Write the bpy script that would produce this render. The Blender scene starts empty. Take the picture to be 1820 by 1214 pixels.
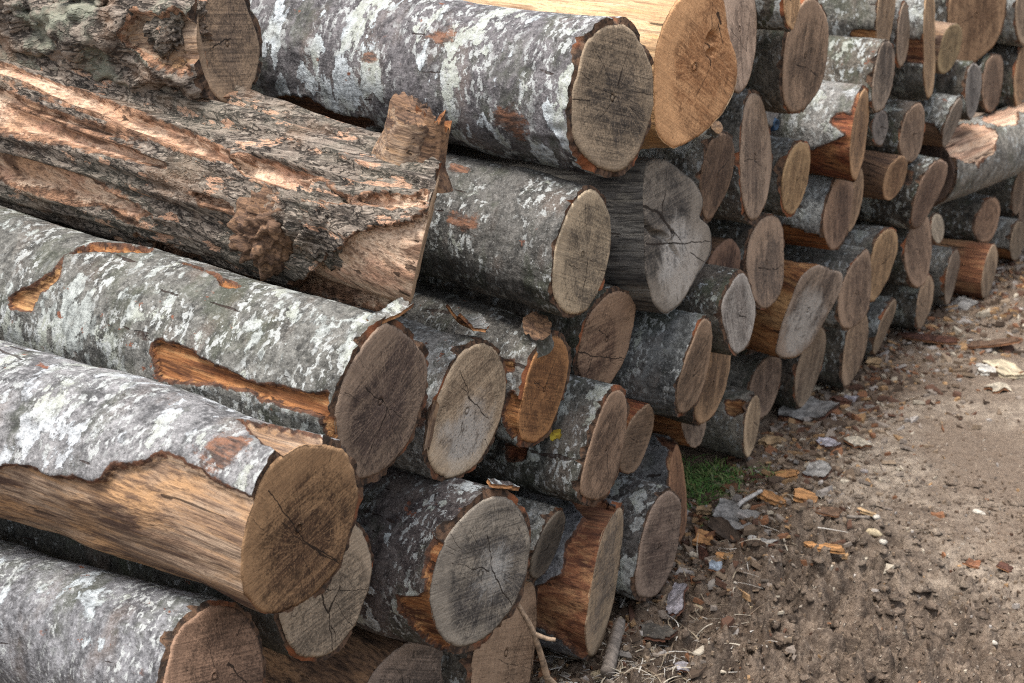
import bpy, math, random
import numpy as np
from mathutils import Matrix, Vector

# ---------------------------------------------------------------- camera, sky, sun, exposure
SC = bpy.context.scene
COL = SC.collection
R = math.radians
cam = bpy.data.cameras.new('camera')
camo = bpy.data.objects.new('camera', cam)
COL.objects.link(camo)
cam.sensor_width = 36.0
cam.lens = 36.0 * 3120 / 1820
cam.clip_start, cam.clip_end = 0.05, 2000
_y, _p = R(59.2), R(19.8)
_f = Vector((-math.cos(_y) * math.cos(_p), math.sin(_y) * math.cos(_p), -math.sin(_p)))
camo.location = (1.30, 0, 1.55)
camo.rotation_euler = _f.to_track_quat('-Z', 'Y').to_euler()
cam.dof.use_dof = True
cam.dof.focus_distance = 2.55
cam.dof.aperture_fstop = 9.0
SC.camera = camo

SUN_EL, SUN_AZ = 72, 250      # degrees; azimuth measured from +X towards +Y
world = bpy.data.worlds.new('World')
SC.world = world
world.use_nodes = True
wn = world.node_tree
bg = wn.nodes['Background']
sky = wn.nodes.new('ShaderNodeTexSky')
sky.sky_type = 'NISHITA'
sky.sun_disc = False
sky.sun_elevation = R(SUN_EL)
sky.sun_rotation = R(90 - SUN_AZ)
sky.air_density, sky.dust_density, sky.ozone_density = 1.0, 4.0, 1.0
hs = wn.nodes.new('ShaderNodeHueSaturation')
hs.inputs['Saturation'].default_value = 0.45      # overcast: the blue is veiled
wn.links.new(sky.outputs[0], hs.inputs['Color'])
wn.links.new(hs.outputs[0], bg.inputs['Color'])
bg.inputs['Strength'].default_value = 0.155
sun = bpy.data.lights.new('sun', 'SUN')
suno = bpy.data.objects.new('sun', sun)
COL.objects.link(suno)
sun.energy, sun.angle, sun.color = 2.1, R(18), (1.0, 0.98, 0.955)
_d = Vector((math.cos(R(SUN_EL)) * math.cos(R(SUN_AZ)), math.cos(R(SUN_EL)) * math.sin(R(SUN_AZ)), math.sin(R(SUN_EL))))
suno.rotation_euler = (-_d).to_track_quat('-Z', 'Y').to_euler()
suno.location = (0, 0, 6)
SC.view_settings.view_transform = 'Standard'
SC.view_settings.look = 'None'
SC.view_settings.gamma = 1
SC.view_settings.exposure = 1.22
SC.cycles.use_denoising = False
SC.cycles.filter_width = 1.2

# ---------------------------------------------------------------- helpers
def lin(c, k=.80):
    return tuple(min(1, k * (v / 255 / 12.92 if v <= 10 else ((v / 255 + .055) / 1.055) ** 2.4)) for v in c) + (1.0,)

def _hash(ix, iy, iz, s):
    h = (ix.astype(np.uint32) * np.uint32(374761393) + iy.astype(np.uint32) * np.uint32(668265263)
         + iz.astype(np.uint32) * np.uint32(2147483647) + np.uint32(s * 974711 % 4294967291))
    h = (h ^ (h >> np.uint32(13))) * np.uint32(1274126177)
    h = (h ^ (h >> np.uint32(16))) * np.uint32(2246822519)
    h = h ^ (h >> np.uint32(15))
    return (h & np.uint32(0xffffff)).astype(np.float64) / 0xffffff

def vnoise(P, s=0):
    """value noise, P (n,3) -> about -1..1"""
    with np.errstate(over='ignore'):
        F = np.floor(P)
        w = P - F
        w = w * w * w * (w * (w * 6 - 15) + 10)
        I = F.astype(np.int64)
        o = 0
        for dx in (0, 1):
            for dy in (0, 1):
                for dz in (0, 1):
                    c = _hash(I[:, 0] + dx, I[:, 1] + dy, I[:, 2] + dz, s)
                    o = o + c * (w[:, 0] if dx else 1 - w[:, 0]) * (w[:, 1] if dy else 1 - w[:, 1]) * (w[:, 2] if dz else 1 - w[:, 2])
    return o * 2 - 1

def fbm(P, s=0, octv=4, gain=.5):
    o, a, t = 0, 1, 0
    for i in range(octv):
        o = o + a * vnoise(P * 2 ** i + 17.3 * i, s + i)
        t += a
        a *= gain
    return o / t

def sm(x, a, b):
    t = np.clip((x - a) / (b - a), 0, 1)
    return t * t * (3 - 2 * t)

def make_mesh(name, V, quads=None, tris=None, mats=(), attrs=None, smooth=True, polys=None):
    me = bpy.data.meshes.new(name)
    V = np.asarray(V, float)
    if polys is not None:
        me.from_pydata([tuple(v) for v in V], [], polys)
    else:
        loops, starts, tot, n = [], [], [], 0
        for F, k in ((quads, 4), (tris, 3)):
            if F is None or len(F) == 0:
                continue
            F = np.asarray(F, np.int32)
            loops.append(F.ravel())
            starts.append(n + np.arange(len(F)) * k)
            n += len(F) * k
        loops = np.concatenate(loops)
        starts = np.concatenate(starts).astype(np.int32)
        me.vertices.add(len(V))
        me.vertices.foreach_set('co', V.ravel())
        me.loops.add(len(loops))
        me.loops.foreach_set('vertex_index', loops)
        me.polygons.add(len(starts))
        me.polygons.foreach_set('loop_start', starts)
    for m in mats:
        me.materials.append(m)
    if attrs:
        for k, a in attrs.items():
            a = np.asarray(a, np.float32)
            if a.ndim == 2:
                at = me.attributes.new(k, 'FLOAT_COLOR', 'POINT')
                at.data.foreach_set('color', a.ravel())
            else:
                at = me.attributes.new(k, 'FLOAT', 'POINT')
                at.data.foreach_set('value', a.ravel())
    me.update()
    me.validate()
    if smooth:
        me.polygons.foreach_set('use_smooth', np.ones(len(me.polygons), bool))
    return me

def link(name, me, parent=None, loc=None, rot=None):
    o = bpy.data.objects.new(name, me)
    COL.objects.link(o)
    if parent is not None:
        o.parent = parent
    if loc is not None:
        o.location = loc
    if rot is not None:
        o.rotation_euler = rot
    return o

def tag(o, label, cat, group=None, kind=None):
    if label: o['label'] = label
    if cat: o['category'] = cat
    if group: o['group'] = group
    if kind: o['kind'] = kind
    return o

def grid_quads(nr, nc, wrap=True):
    i = np.arange(nr - 1)[:, None] * nc
    j = np.arange(nc if wrap else nc - 1)[None, :]
    j2 = (j + 1) % nc
    return np.stack([i + j, i + j2, i + nc + j2, i + nc + j], -1).reshape(-1, 4)

# ---------------------------------------------------------------- node helper
class Nodes:
    def __init__(self, name, rough=.85, spec=.25):
        self.m = bpy.data.materials.new(name)
        self.m.use_nodes = True
        self.t = self.m.node_tree
        self.b = self.t.nodes['Principled BSDF']
        self.b.inputs['Roughness'].default_value = rough
        self.b.inputs['Specular IOR Level'].default_value = spec
        self._obj = None
    def put(self, sock, v):
        if isinstance(v, bpy.types.NodeSocket):
            self.t.links.new(v, sock)
        elif v is not None:
            sock.default_value = v
    def node(self, typ, ins, **props):
        n = self.t.nodes.new(typ)
        for k, v in props.items():
            setattr(n, k, v)
        for k, v in ins.items():
            self.put(n.inputs[k], v)
        return n
    @property
    def obj(self):
        if self._obj is None:
            self._obj = self.node('ShaderNodeTexCoord', {}).outputs['Object']
        return self._obj
    def noise(self, vec, scale, detail=4, rough=.55, dist=0, col=False):
        n = self.node('ShaderNodeTexNoise', {'Vector': vec, 'Scale': scale, 'Detail': detail, 'Roughness': rough, 'Distortion': dist})
        return n.outputs['Color' if col else 'Fac']
    def rng(self, v, a, b, c=0.0, d=1.0, interp='SMOOTHSTEP'):
        return self.node('ShaderNodeMapRange', {0: v, 1: a, 2: b, 3: c, 4: d}, interpolation_type=interp).outputs[0]
    def mix(self, f, a, b, blend='MIX'):
        return self.node('ShaderNodeMixRGB', {0: f, 1: a, 2: b}, blend_type=blend).outputs[0]
    def mth(self, op, a, b=None, c=None, clamp=False):
        return self.node('ShaderNodeMath', {k: v for k, v in ((0, a), (1, b), (2, c)) if v is not None}, operation=op, use_clamp=clamp).outputs[0]
    def vec(self, op, a, b=None, out=0):
        n = self.node('ShaderNodeVectorMath', {k: v for k, v in ((0, a), (1, b)) if v is not None}, operation=op)
        return n.outputs[out]
    def vscale(self, a, s):
        n = self.node('ShaderNodeVectorMath', {0: a, 'Scale': s}, operation='SCALE')
        return n.outputs[0]
    def attr(self, name, out='Fac'):
        return self.node('ShaderNodeAttribute', {}, attribute_name=name, attribute_type='GEOMETRY').outputs[out]
    def xyz(self, v):
        return self.node('ShaderNodeSeparateXYZ', {0: v}).outputs
    def cmb(self, x, y, z):
        return self.node('ShaderNodeCombineXYZ', {0: x, 1: y, 2: z}).outputs[0]
    def done(self, color, bump=None, dist=.004, strength=.7, rough=None):
        self.put(self.b.inputs['Base Color'], color)
        if bump is not None:
            self.put(self.b.inputs['Normal'], self.node('ShaderNodeBump', {'Height': bump, 'Distance': dist, 'Strength': strength}).outputs[0])
        if rough is not None:
            self.put(self.b.inputs['Roughness'], rough)
        return self.m

K = .80    # albedo factor on the sRGB colours named below
def wood_color(n, P, pal, seed):
    """stripped wood, streaked along the log's x axis"""
    PAL = {'tan': ((164, 142, 120), (132, 106, 84), (80, 62, 52), (174, 136, 98)),
           'orange': ((158, 108, 66), (120, 74, 44), (70, 43, 30), (178, 138, 94)),
           'rust': ((138, 92, 64), (108, 68, 48), (66, 42, 33), (164, 126, 90)),
           'scar': ((120, 82, 60), (92, 64, 48), (56, 42, 35), (146, 106, 74)),
           'red': ((142, 86, 58), (108, 60, 42), (66, 40, 31), (170, 122, 80)),
           'cream': ((222, 194, 166), (190, 148, 122), (104, 80, 64), (190, 150, 118)),
           'pale': ((208, 180, 142), (184, 150, 112), (128, 100, 76), (196, 152, 104)),
           'brown': ((130, 102, 80), (98, 76, 61), (54, 43, 37), (152, 118, 88)),
           'grey': ((112, 108, 102), (80, 77, 74), (44, 42, 41), (122, 116, 106))}
    a, b, c, d = [lin(x, K) for x in PAL[pal]]
    st = n.vec('MULTIPLY', P, (2.2, 30, 30))
    s1 = n.noise(st, 1.0, 7, .66, .25)
    s2 = n.noise(n.vec('MULTIPLY', P, (9, 190, 190)), 1.0, 3, .65)
    fine = n.noise(n.vec('MULTIPLY', P, (120, 420, 420)), 1.0, 2, .6)
    lo = n.noise(n.vec('MULTIPLY', P, (5, 10, 10)), 1.0, 5, .6, .5)
    col = n.mix(n.rng(s1, .38, .62), a, b)
    col = n.mix(n.rng(lo, .5, .66), col, d)
    col = n.mix(n.rng(n.noise(n.vec('MULTIPLY', n.vec('ADD', P, (3.1, 0, 0)), (4, 24, 24)), 1.0, 6, .65, .5), .53, .66), col, c)
    s3 = n.noise(n.vec('MULTIPLY', n.vec('ADD', P, (0, 9, 0)), (4, 85, 85)), 1.0, 5, .7)
    col = n.mix(n.rng(s3, .52, .66, .0, .7), col, c)
    col = n.mix(n.rng(s3, .47, .36, .0, .5), col, d)
    col = n.mix(n.rng(s2, .48, .66, .0, .7), col, c)
    col = n.mix(n.rng(s2, .46, .32, .0, .5), col, d)
    col = n.mix(n.rng(fine, .52, .70, .0, .5), col, c)
    ck = n.rng(n.noise(n.vec('MULTIPLY', n.vec('ADD', P, (0, 2.7, 0)), (3, 75, 75)), 1.0, 2, .5), .685, .70)
    col = n.mix(n.mth('MULTIPLY', ck, .8), col, lin((40, 28, 20)))
    bump = n.mth('SUBTRACT', n.mth('ADD', n.mth('MULTIPLY', s1, .8), n.mth('ADD', n.mth('MULTIPLY', s2, .6), n.mth('MULTIPLY', s3, .9))), n.mth('MULTIPLY', ck, .8))
    return col, bump

# bark of single logs: dark tone, mid tone, lichen patches per metre, threshold, softness, crumbling, stretch round the trunk, lichen tone
BARK = {
'L1': ((76, 75, 76), (126, 125, 126), 15, .585, .05, .20, 1.8, (190, 196, 197)),
'L2': ((80, 79, 79), (134, 132, 131), 17, .565, .035, .18, 1.7, (196, 199, 200)),
'L4': ((62, 61, 57), (108, 106, 100), 17, .575, .05, .22, 2.2, (180, 184, 178)),
'L5': ((88, 86, 82), (142, 139, 133), 11, .61, .10, .25, 1.4, (176, 177, 171)),
'L6': ((62, 59, 55), (106, 102, 95), 22, .62, .05, .24, 1.6, (170, 172, 166)),
'L8': ((50, 49, 45), (94, 92, 85), 15, .57, .03, .18, 1.4, (172, 175, 168)),
'L10': ((56, 49, 48), (94, 86, 82), 15, .555, .018, .12, 1.9, (190, 194, 192)),
'L12': ((86, 85, 86), (124, 123, 124), 24, .62, .04, .2, 1.5, (176, 180, 180)),
'L13': ((54, 50, 47), (98, 93, 88), 17, .56, .02, .14, 1.4, (184, 185, 179)),
'L3': ((44, 44, 40), (80, 78, 71), 20, .70, .06, .2, 1.5, (140, 142, 134)),
'M1': ((66, 63, 64), (108, 104, 104), 14, .545, .016, .09, 2.2, (206, 212, 213)),
'M2': ((54, 53, 50), (96, 93, 88), 30, .63, .06, .26, 1.5, (152, 154, 148)),
'N10': ((58, 59, 58), (102, 103, 101), 13, .60, .07, .25, 1.5, (166, 171, 169)),
'N8': ((88, 83, 76), (138, 131, 118), 10, .68, .08, .2, 1.4, (170, 168, 158)),
'M12': ((84, 82, 78), (136, 132, 126), 11, .60, .03, .15, 1.2, (176, 177, 174)),
'M14': ((90, 90, 88), (140, 140, 136), 13, .57, .05, .2, 1.6, (196, 200, 198)),
'L14': ((100, 98, 96), (140, 138, 135), 14, .66, .05, .2, 1.4, (168, 168, 164)),
}
def bark_mat(name, seed, style, lichen, pal, key=None):
    n = Nodes(name, .9, .2)
    rnd = random.Random(seed)
    P = n.vec('ADD', n.obj, (rnd.uniform(-9, 9), rnd.uniform(-9, 9), rnd.uniform(-9, 9)))
    wcol, wb = wood_color(n, P, pal, seed)
    if style == 'bare':
        return n.done(wcol, wb, .004, .8)
    wob = n.vec('ADD', P, n.vscale(n.vec('SUBTRACT', n.noise(P, 30, 3, .6, 0, True), (.5, .5, .5)), .010))
    X = n.vec('MULTIPLY', wob, (1.9, 1, 1))
    fine = n.noise(P, 130, 4, .7)
    grit = n.noise(P, 380, 2, .6)
    if style == 'rough':
        ax, ra = (1.9, 52) if key == 'T2' else (12, 26)
        f1 = n.noise(n.vec('MULTIPLY', wob, (ax, ra, ra)), 1.0, 7, .7, .1)
        f2 = n.noise(n.vec('MULTIPLY', wob, (ax * 4, ra * 4.5, ra * 4.5)), 1.0, 4, .7)
        f3 = n.noise(n.vec('MULTIPLY', wob, (ax * 1.3, ra * 1.6, ra * 1.6)), 1.0, 3, .6)
        col = n.mix(n.rng(f1, .36, .62), lin((70, 62, 56)), lin((138, 125, 112)))
        col = n.mix(n.rng(f2, .5, .66, 0, .9), col, lin((160, 148, 134)))
        col = n.mix(n.rng(f2, .32, .46, .9, 0), col, lin((40, 35, 31)))
        fur = n.rng(n.mth('ABSOLUTE', n.mth('SUBTRACT', f3, .5)), .012, .045, 1, 0)
        col = n.mix(n.mth('MULTIPLY', fur, .8), col, lin((30, 26, 23)))
        if key == 'T2':     # long pale slivers of inner bark showing between the ridges
            sl = n.noise(n.vec('MULTIPLY', n.vec('ADD', wob, (0, 4, 0)), (1.3, 46, 46)), 1.0, 6, .66)
            slm = n.rng(sl, .575, .61)
            slc = n.mix(n.noise(P, 14, 3), lin((214, 178, 148)), lin((164, 116, 90)))
            col = n.mix(n.mth('MULTIPLY', slm, n.rng(f2, .36, .46)), col, slc)
        col = n.mix(n.mth('MULTIPLY', n.rng(n.noise(P, 9, 4), .52, .66), .4), col, lin((124, 94, 70)))
        col = n.mix(n.mth('MULTIPLY', n.rng(n.noise(P, 8, 6, .65), .47, .60), lichen), col, n.mix(fine, lin((98, 102, 84)), lin((150, 152, 136))))
        col = n.mix(n.rng(grit, .58, .74, 0, .5), col, lin((176, 166, 150)))
        bump = n.mth('ADD', n.mth('MULTIPLY', f1, 1.2), n.mth('SUBTRACT', n.mth('MULTIPLY', f2, .9), n.mth('MULTIPLY', fur, .7)))
    else:
        dk, md = {'beech': ((70, 69, 65), (120, 118, 112)), 'grey': ((72, 69, 64), (122, 117, 108)),
                  'dark': ((44, 41, 36), (88, 82, 73))}[style]
        if key in BARK:
            dk, md, fr_, th, soft, crum, stretch, ltone = BARK[key]
        else:
            fr_, th, soft = 19 * rnd.uniform(.7, 1.5), .640 - .10 * lichen, rnd.uniform(.02, .08)
            crum, stretch, ltone = rnd.uniform(.14, .26), rnd.uniform(1.2, 2.2), (178, 181, 177)
            f_ = rnd.uniform(.92, 1.2)
            dk, md = tuple(v * f_ for v in dk), tuple(v * f_ for v in md)
        crisp = soft < .03
        XL = n.vec('MULTIPLY', wob, (stretch, 1, 1))
        b1 = n.noise(X, 13, 8, .72)
        col = n.mix(n.rng(b1, .36, .64), lin(dk), lin(md))
        col = n.mix(n.rng(fine, .50, .68, 0, .6), col, lin(tuple(v * 1.3 for v in md)))
        col = n.mix(n.rng(fine, .46, .32, 0, .75), col, lin(tuple(v * .62 for v in dk)))
        col = n.mix(n.mth('MULTIPLY', n.rng(n.noise(X, 7, 4), .54, .68), .35), col, lin((122, 106, 94)))
        col = n.mix(n.mth('MULTIPLY', n.rng(n.noise(n.vec('ADD', X, (5, 5, 5)), 8, 6, .65), .5, .64), .5 if style != 'dark' else .8), col, lin((72, 76, 60)))
        # crusts of pale lichen, longer round the trunk than along it
        l1 = n.noise(XL, fr_, 4, .58, .1)
        l0 = n.noise(X, 5, 3, .5)
        eg = n.mth('MULTIPLY', n.mth('SUBTRACT', fine, .5), crum)
        lf = n.mth('ADD', n.mth('ADD', l1, eg), n.mth('MULTIPLY', n.mth('SUBTRACT', l0, .5), .5))
        m1 = n.rng(lf, th, th + soft)
        inn = n.noise(P, 75, 5, .7)
        lcol = n.mix(n.rng(inn, .36, .64), lin(tuple(v * .72 for v in ltone)), lin(ltone))
        lcol = n.mix(n.rng(n.noise(X, 9, 2), .45, .6, 0, .8), lcol, lin((158, 160, 146)))
        m1 = n.mth('MULTIPLY', m1, n.rng(inn, .30, .44, .3, .95 if crisp else .85))
        col = n.mix(m1, col, lcol)
        l2 = n.mth('ADD', n.noise(n.vec('ADD', X, (2, 7, 1)), 60, 4, .62), n.mth('MULTIPLY', n.mth('SUBTRACT', grit, .5), .12))
        m2 = n.mth('MULTIPLY', n.rng(l2, .60 - .08 * lichen, .65 - .08 * lichen), .8)
        m2 = n.mth('MULTIPLY', m2, n.rng(n.noise(X, 9, 3), .42, .55))
        col = n.mix(m2, col, lin((176, 178, 174)))
        col = n.mix(n.rng(grit, .58, .72, 0, .38), col, lin((176, 175, 170)))
        col = n.mix(n.rng(grit, .42, .28, 0, .6), col, lin((48, 44, 40)))
        # rusty scrapes
        sc = n.mth('MULTIPLY', n.rng(n.noise(n.vec('MULTIPLY', P, (.8, 1, 1)), 42, 4, .65), .645, .675), n.rng(n.noise(P, 6, 2), .55, .62))
        col = n.mix(sc, col, n.mix(fine, lin((134, 86, 64)), lin((92, 64, 52))))
        # short hairline splits along the trunk
        cn = n.noise(n.vec('MULTIPLY', n.vec('ADD', wob, (0, 6, 0)), (7, 62, 62)), 1.0, 2, .5)
        ck = n.rng(cn, .715, .73)
        col = n.mix(n.mth('MULTIPLY', ck, .85), col, lin((44, 31, 25)))
        bump = n.mth('ADD', n.mth('MULTIPLY', b1, .5), n.mth('ADD', n.mth('MULTIPLY', fine, 1.0), n.mth('MULTIPLY', m1, .4)))
        bump = n.mth('SUBTRACT', bump, n.mth('MULTIPLY', ck, 1.0))
        mot = n.noise(X, 42, 5, .68)
        col = n.mix(n.rng(mot, .54, .66, 0, .55), col, lin(tuple(v * .62 for v in dk)))
        col = n.mix(n.rng(mot, .45, .34, 0, .4), col, lin(tuple(min(255, v * 1.22) for v in md)))
        # soft rusty scuffs
        scar = n.mth('ADD', n.attr('scar'), n.mth('MULTIPLY', n.mth('SUBTRACT', n.noise(P, 34, 6, .75), .5), 2.4))
        col = n.mix(n.mth('MULTIPLY', n.rng(scar, .45, .75), .9), col, n.mix(n.rng(n.noise(n.vec('MULTIPLY', P, (30, 130, 130)), 1.0, 4, .65), .38, .6), lin((126, 88, 66)), lin((64, 48, 40))))
    # places where the bark has come off
    s = n.mth('ADD', n.attr('strip'), n.mth('MULTIPLY', n.mth('SUBTRACT', n.noise(P, 70, 4, .65), .5), .009))
    inner = n.mix(n.rng(n.noise(P, 60, 4, .65), .35, .65), lin((104, 72, 54)), lin((56, 42, 35)))
    if style == 'rough':
        inner = n.mix(n.rng(n.noise(P, 60, 4, .65), .35, .65), lin((168, 128, 100)), lin((90, 68, 54)))
    band = n.rng(s, -.0042, -.0022)
    col = n.mix(band, col, inner)
    ms = n.rng(s, -.0008, .0012)
    col = n.mix(ms, col, wcol)
    bump = n.node('ShaderNodeMixRGB', {0: ms, 1: bump, 2: wb}).outputs[0]
    rim = n.attr('rim')
    rc = n.mix(n.rng(n.noise(P, 90, 3, .6), .38, .62), lin((104, 80, 62)), lin((54, 44, 37)))
    rc = n.mix(n.rng(n.noise(P, 13, 3), .54, .66, 0, .9), rc, lin((150, 92, 60)))
    col = n.mix(rim, col, rc)
    return n.done(col, bump, .005 if style == 'rough' else .0035, .85)

def end_mat(name, seed, A, B, amt, ncr, Rr, star=False, own=(), white=None, sawdir=None):
    """sawn end: growth rings, rays, saw marks, weather stain and drying cracks, in the log's own y-z plane"""
    n = Nodes(name, .85, .2)
    rnd = random.Random(seed)
    O = n.obj
    sx, sy, sz = n.xyz(O)[:3]
    py, pz = rnd.uniform(-.16, .16) * Rr, rnd.uniform(-.16, .16) * Rr
    if own: py, pz = own[0][2], own[0][3]
    v = n.cmb(0.0, n.mth('SUBTRACT', sy, py), n.mth('SUBTRACT', sz, pz))
    S = (rnd.uniform(-9, 9), rnd.uniform(-9, 9), rnd.uniform(-9, 9))
    Pn = n.vec('ADD', O, S)
    r0 = n.vec('LENGTH', v, out='Value')
    r = n.mth('ADD', r0, n.mth('MULTIPLY', n.mth('SUBTRACT', n.noise(Pn, 9, 3), .5), .035))
    dirv = n.vec('NORMALIZE', v)
    rings = n.noise(n.cmb(n.mth('MULTIPLY', r, 190.0), S[0], S[1]), 1.0, 3, .6)
    rays = n.noise(n.vec('ADD', n.vec('ADD', dirv, n.vscale(v, 1.2)), S), 22, 4, .7)
    fray = n.noise(n.vec('ADD', n.vec('ADD', dirv, n.vscale(v, .6)), S), 70, 2, .6)
    an = rnd.uniform(1.0, 2.1) if sawdir is None else sawdir + rnd.uniform(-.3, .3)
    saw = n.noise(n.cmb(n.mth('ADD', n.mth('MULTIPLY', sy, math.cos(an) * 330), n.mth('MULTIPLY', sz, math.sin(an) * 330)),
                        n.mth('ADD', n.mth('MULTIPLY', sy, -math.sin(an) * 9), n.mth('MULTIPLY', sz, math.cos(an) * 9)), S[2]), 1.0, 3, .6)
    band = n.noise(n.cmb(n.mth('ADD', n.mth('MULTIPLY', sy, math.cos(an) * 34), n.mth('MULTIPLY', sz, math.sin(an) * 34)),
                         n.mth('ADD', n.mth('MULTIPLY', sy, -math.sin(an) * 7), n.mth('MULTIPLY', sz, math.cos(an) * 7)), S[0]), 1.0, 4, .6, .5)
    blot = n.noise(Pn, 13, 5, .62, .6)
    if sawdir is not None:      # the far ends are greyer
        A = tuple(q * .72 + w * .28 for q, w in zip(A, (138, 124, 108))); B = tuple(q * .75 + w * .25 for q, w in zip(B, (84, 76, 70)))
    A = (min(255, A[0] * 1.05), A[1] * 1.03, A[2] * 1.02); B = (B[0] * .96, B[1] * .93, B[2] * .91)
    a, b = lin(A, K), lin(B, K)
    hi = lin(tuple(min(250, q * 1.16 + 6) for q in A), K)
    lo = lin(tuple(q * .62 for q in B), K)
    cen = n.rng(r, Rr * .25, Rr * .85, 1, 0)
    stain = n.mth('ADD', n.mth('MULTIPLY', n.rng(blot, .36, .64), .75), n.mth('MULTIPLY', cen, .55))
    stain = n.mth('MULTIPLY', n.rng(stain, .28, .85), amt)
    drip = n.noise(n.vec('MULTIPLY', Pn, (1, 34, 5)), 1.0, 5, .62, .4)      # rain streaks run down the ends
    stain = n.mth('MAXIMUM', stain, n.mth('MULTIPLY', n.rng(drip, .5, .66), .85 if sawdir is not None else .35))
    col = n.mix(stain, a, b)
    col = n.mix(n.mth('MULTIPLY', n.rng(band, .48, .68), .5), col, hi)
    col = n.mix(n.mth('MULTIPLY', n.rng(band, .36, .5, 1, 0), .45), col, lo)
    if star:
        sr = n.mth('ADD', r0, n.mth('MULTIPLY', n.mth('SUBTRACT', rays, .5), Rr * 1.1))
        ms = n.rng(sr, Rr * .22, Rr * .42, 1, 0)
        ms = n.mth('MULTIPLY', ms, n.rng(blot, .3, .55, .35, .9))
        col = n.mix(ms, col, lin((186, 182, 174)))
    col = n.mix(n.mth('MULTIPLY', n.mth('MULTIPLY', n.rng(rings, .42, .7), n.rng(r0, .012, .045)), .5), col, lo)
    hair = n.noise(n.vec('ADD', n.vec('ADD', dirv, n.vscale(v, .3)), S), 190, 2, .6)
    out_ = n.rng(r0, .006, .03)
    col = n.mix(n.mth('MULTIPLY', n.mth('MULTIPLY', n.rng(hair, .60, .70), out_), .6), col, hi)
    col = n.mix(n.mth('MULTIPLY', n.mth('MULTIPLY', n.rng(hair, .42, .32), out_), .6), col, lo)
    col = n.mix(n.mth('MULTIPLY', n.rng(rays, .5, .68), .5), col, hi)
    col = n.mix(n.mth('MULTIPLY', n.rng(fray, .52, .72), .34), col, lo)
    col = n.mix(n.mth('MULTIPLY', n.rng(saw, .5, .68), .5), col, lo)
    col = n.mix(n.mth('MULTIPLY', n.rng(saw, .5, .3), .25), col, hi)
    if white:      # bleached patch
        wd = n.mth('ADD', n.vec('LENGTH', n.vec('SUBTRACT', n.cmb(0.0, sy, sz), (0, white[0], white[1])), out='Value'), n.mth('MULTIPLY', n.mth('SUBTRACT', blot, .5), .16))
        col = n.mix(n.rng(wd, white[2] * .4, white[2], .85, 0), col, n.mix(fray, lin((206, 200, 190)), lin((160, 152, 142))))
    spk = n.noise(Pn, 330, 3, .65)
    col = n.mix(n.rng(spk, .52, .68, 0, .75), col, lo)
    col = n.mix(n.rng(spk, .46, .3, 0, .5), col, hi)
    mid = n.noise(Pn, 55, 5, .7)
    col = n.mix(n.rng(mid, .52, .66, 0, .6), col, lo)
    # paler sapwood just inside the bark, darker weathered edge in places
    edge = n.rng(n.mth('ADD', r, n.mth('MULTIPLY', n.mth('SUBTRACT', blot, .5), .03)), Rr * .80, Rr * .98)
    col = n.mix(n.mth('MULTIPLY', edge, .4), col, hi)
    chk = n.noise(n.vec('ADD', n.vec('ADD', dirv, n.vscale(v, .5)), (S[2], S[0], S[1])), 46, 3, .6)
    seg = n.noise(n.vec('ADD', n.vec('ADD', n.vscale(dirv, 1.0), n.vscale(v, 34.0)), S), 2.2, 2, .5)
    chm = n.mth('MULTIPLY', n.mth('MULTIPLY', n.rng(chk, .655, .69), n.rng(seg, .47, .53)), n.rng(r0, Rr * .12, Rr * .25))
    col = n.mix(n.mth('MULTIPLY', chm, .75), col, lin((44, 34, 27)))
    # drying cracks, each from near the pith outwards
    total = None
    wz = n.mth('MULTIPLY', n.mth('SUBTRACT', n.noise(Pn, 30, 3, .6), .5), .022)
    for i in range(ncr):
        t = rnd.uniform(0, 2 * math.pi)
        big = i < max(1, ncr // 3)
        st = rnd.uniform(-.02, .1) * Rr if big else rnd.uniform(.1, .6) * Rr
        L = rnd.uniform(.55, 1.0) * Rr if big else st + rnd.uniform(.18, .45) * Rr
        w = rnd.uniform(.0011, .0019) if big else rnd.uniform(.0005, .001)
        c, s_ = math.cos(t), math.sin(t)
        u = n.vec('DOT_PRODUCT', v, (0, c, s_), out='Value')
        q = n.mth('ADD', n.vec('DOT_PRODUCT', v, (0, -s_, c), out='Value'), n.mth('MULTIPLY', wz, rnd.choice((-1, 1)) * rnd.uniform(.6, 1.2)))
        ww = n.rng(u, st, L, w, 0.0, 'LINEAR')
        k = n.mth('MULTIPLY', n.mth('LESS_THAN', n.mth('SUBTRACT', n.mth('ABSOLUTE', q), ww), 0.0),
                  n.mth('MULTIPLY', n.mth('GREATER_THAN', u, st), n.mth('LESS_THAN', u, L)))
        total = k if total is None else n.mth('MAXIMUM', total, k)
    for (y0, z0, y1, z1, w) in own:
        L = math.hypot(y1 - y0, z1 - z0) or 1e-4
        c, s_ = (y1 - y0) / L, (z1 - z0) / L
        vv = n.vec('SUBTRACT', O, (0, y0, z0))
        u = n.vec('DOT_PRODUCT', vv, (0, c, s_), out='Value')
        q = n.mth('ADD', n.vec('DOT_PRODUCT', vv, (0, -s_, c), out='Value'), n.mth('MULTIPLY', wz, .7))
        k = n.mth('MULTIPLY', n.mth('LESS_THAN', n.mth('ABSOLUTE', q), n.rng(u, 0.0, L, w * 1.1, w * .75, 'LINEAR')),
                  n.mth('MULTIPLY', n.mth('GREATER_THAN', u, -.0008), n.mth('LESS_THAN', u, L + .0008)))
        total = k if total is None else n.mth('MAXIMUM', total, k)
    bump = n.mth('ADD', n.mth('SUBTRACT', n.mth('MULTIPLY', n.mth('ADD', saw, spk), .4), n.mth('MULTIPLY', chm, .7)), n.mth('ADD', n.mth('MULTIPLY', rings, .2), n.mth('MULTIPLY', blot, .4)))
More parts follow.
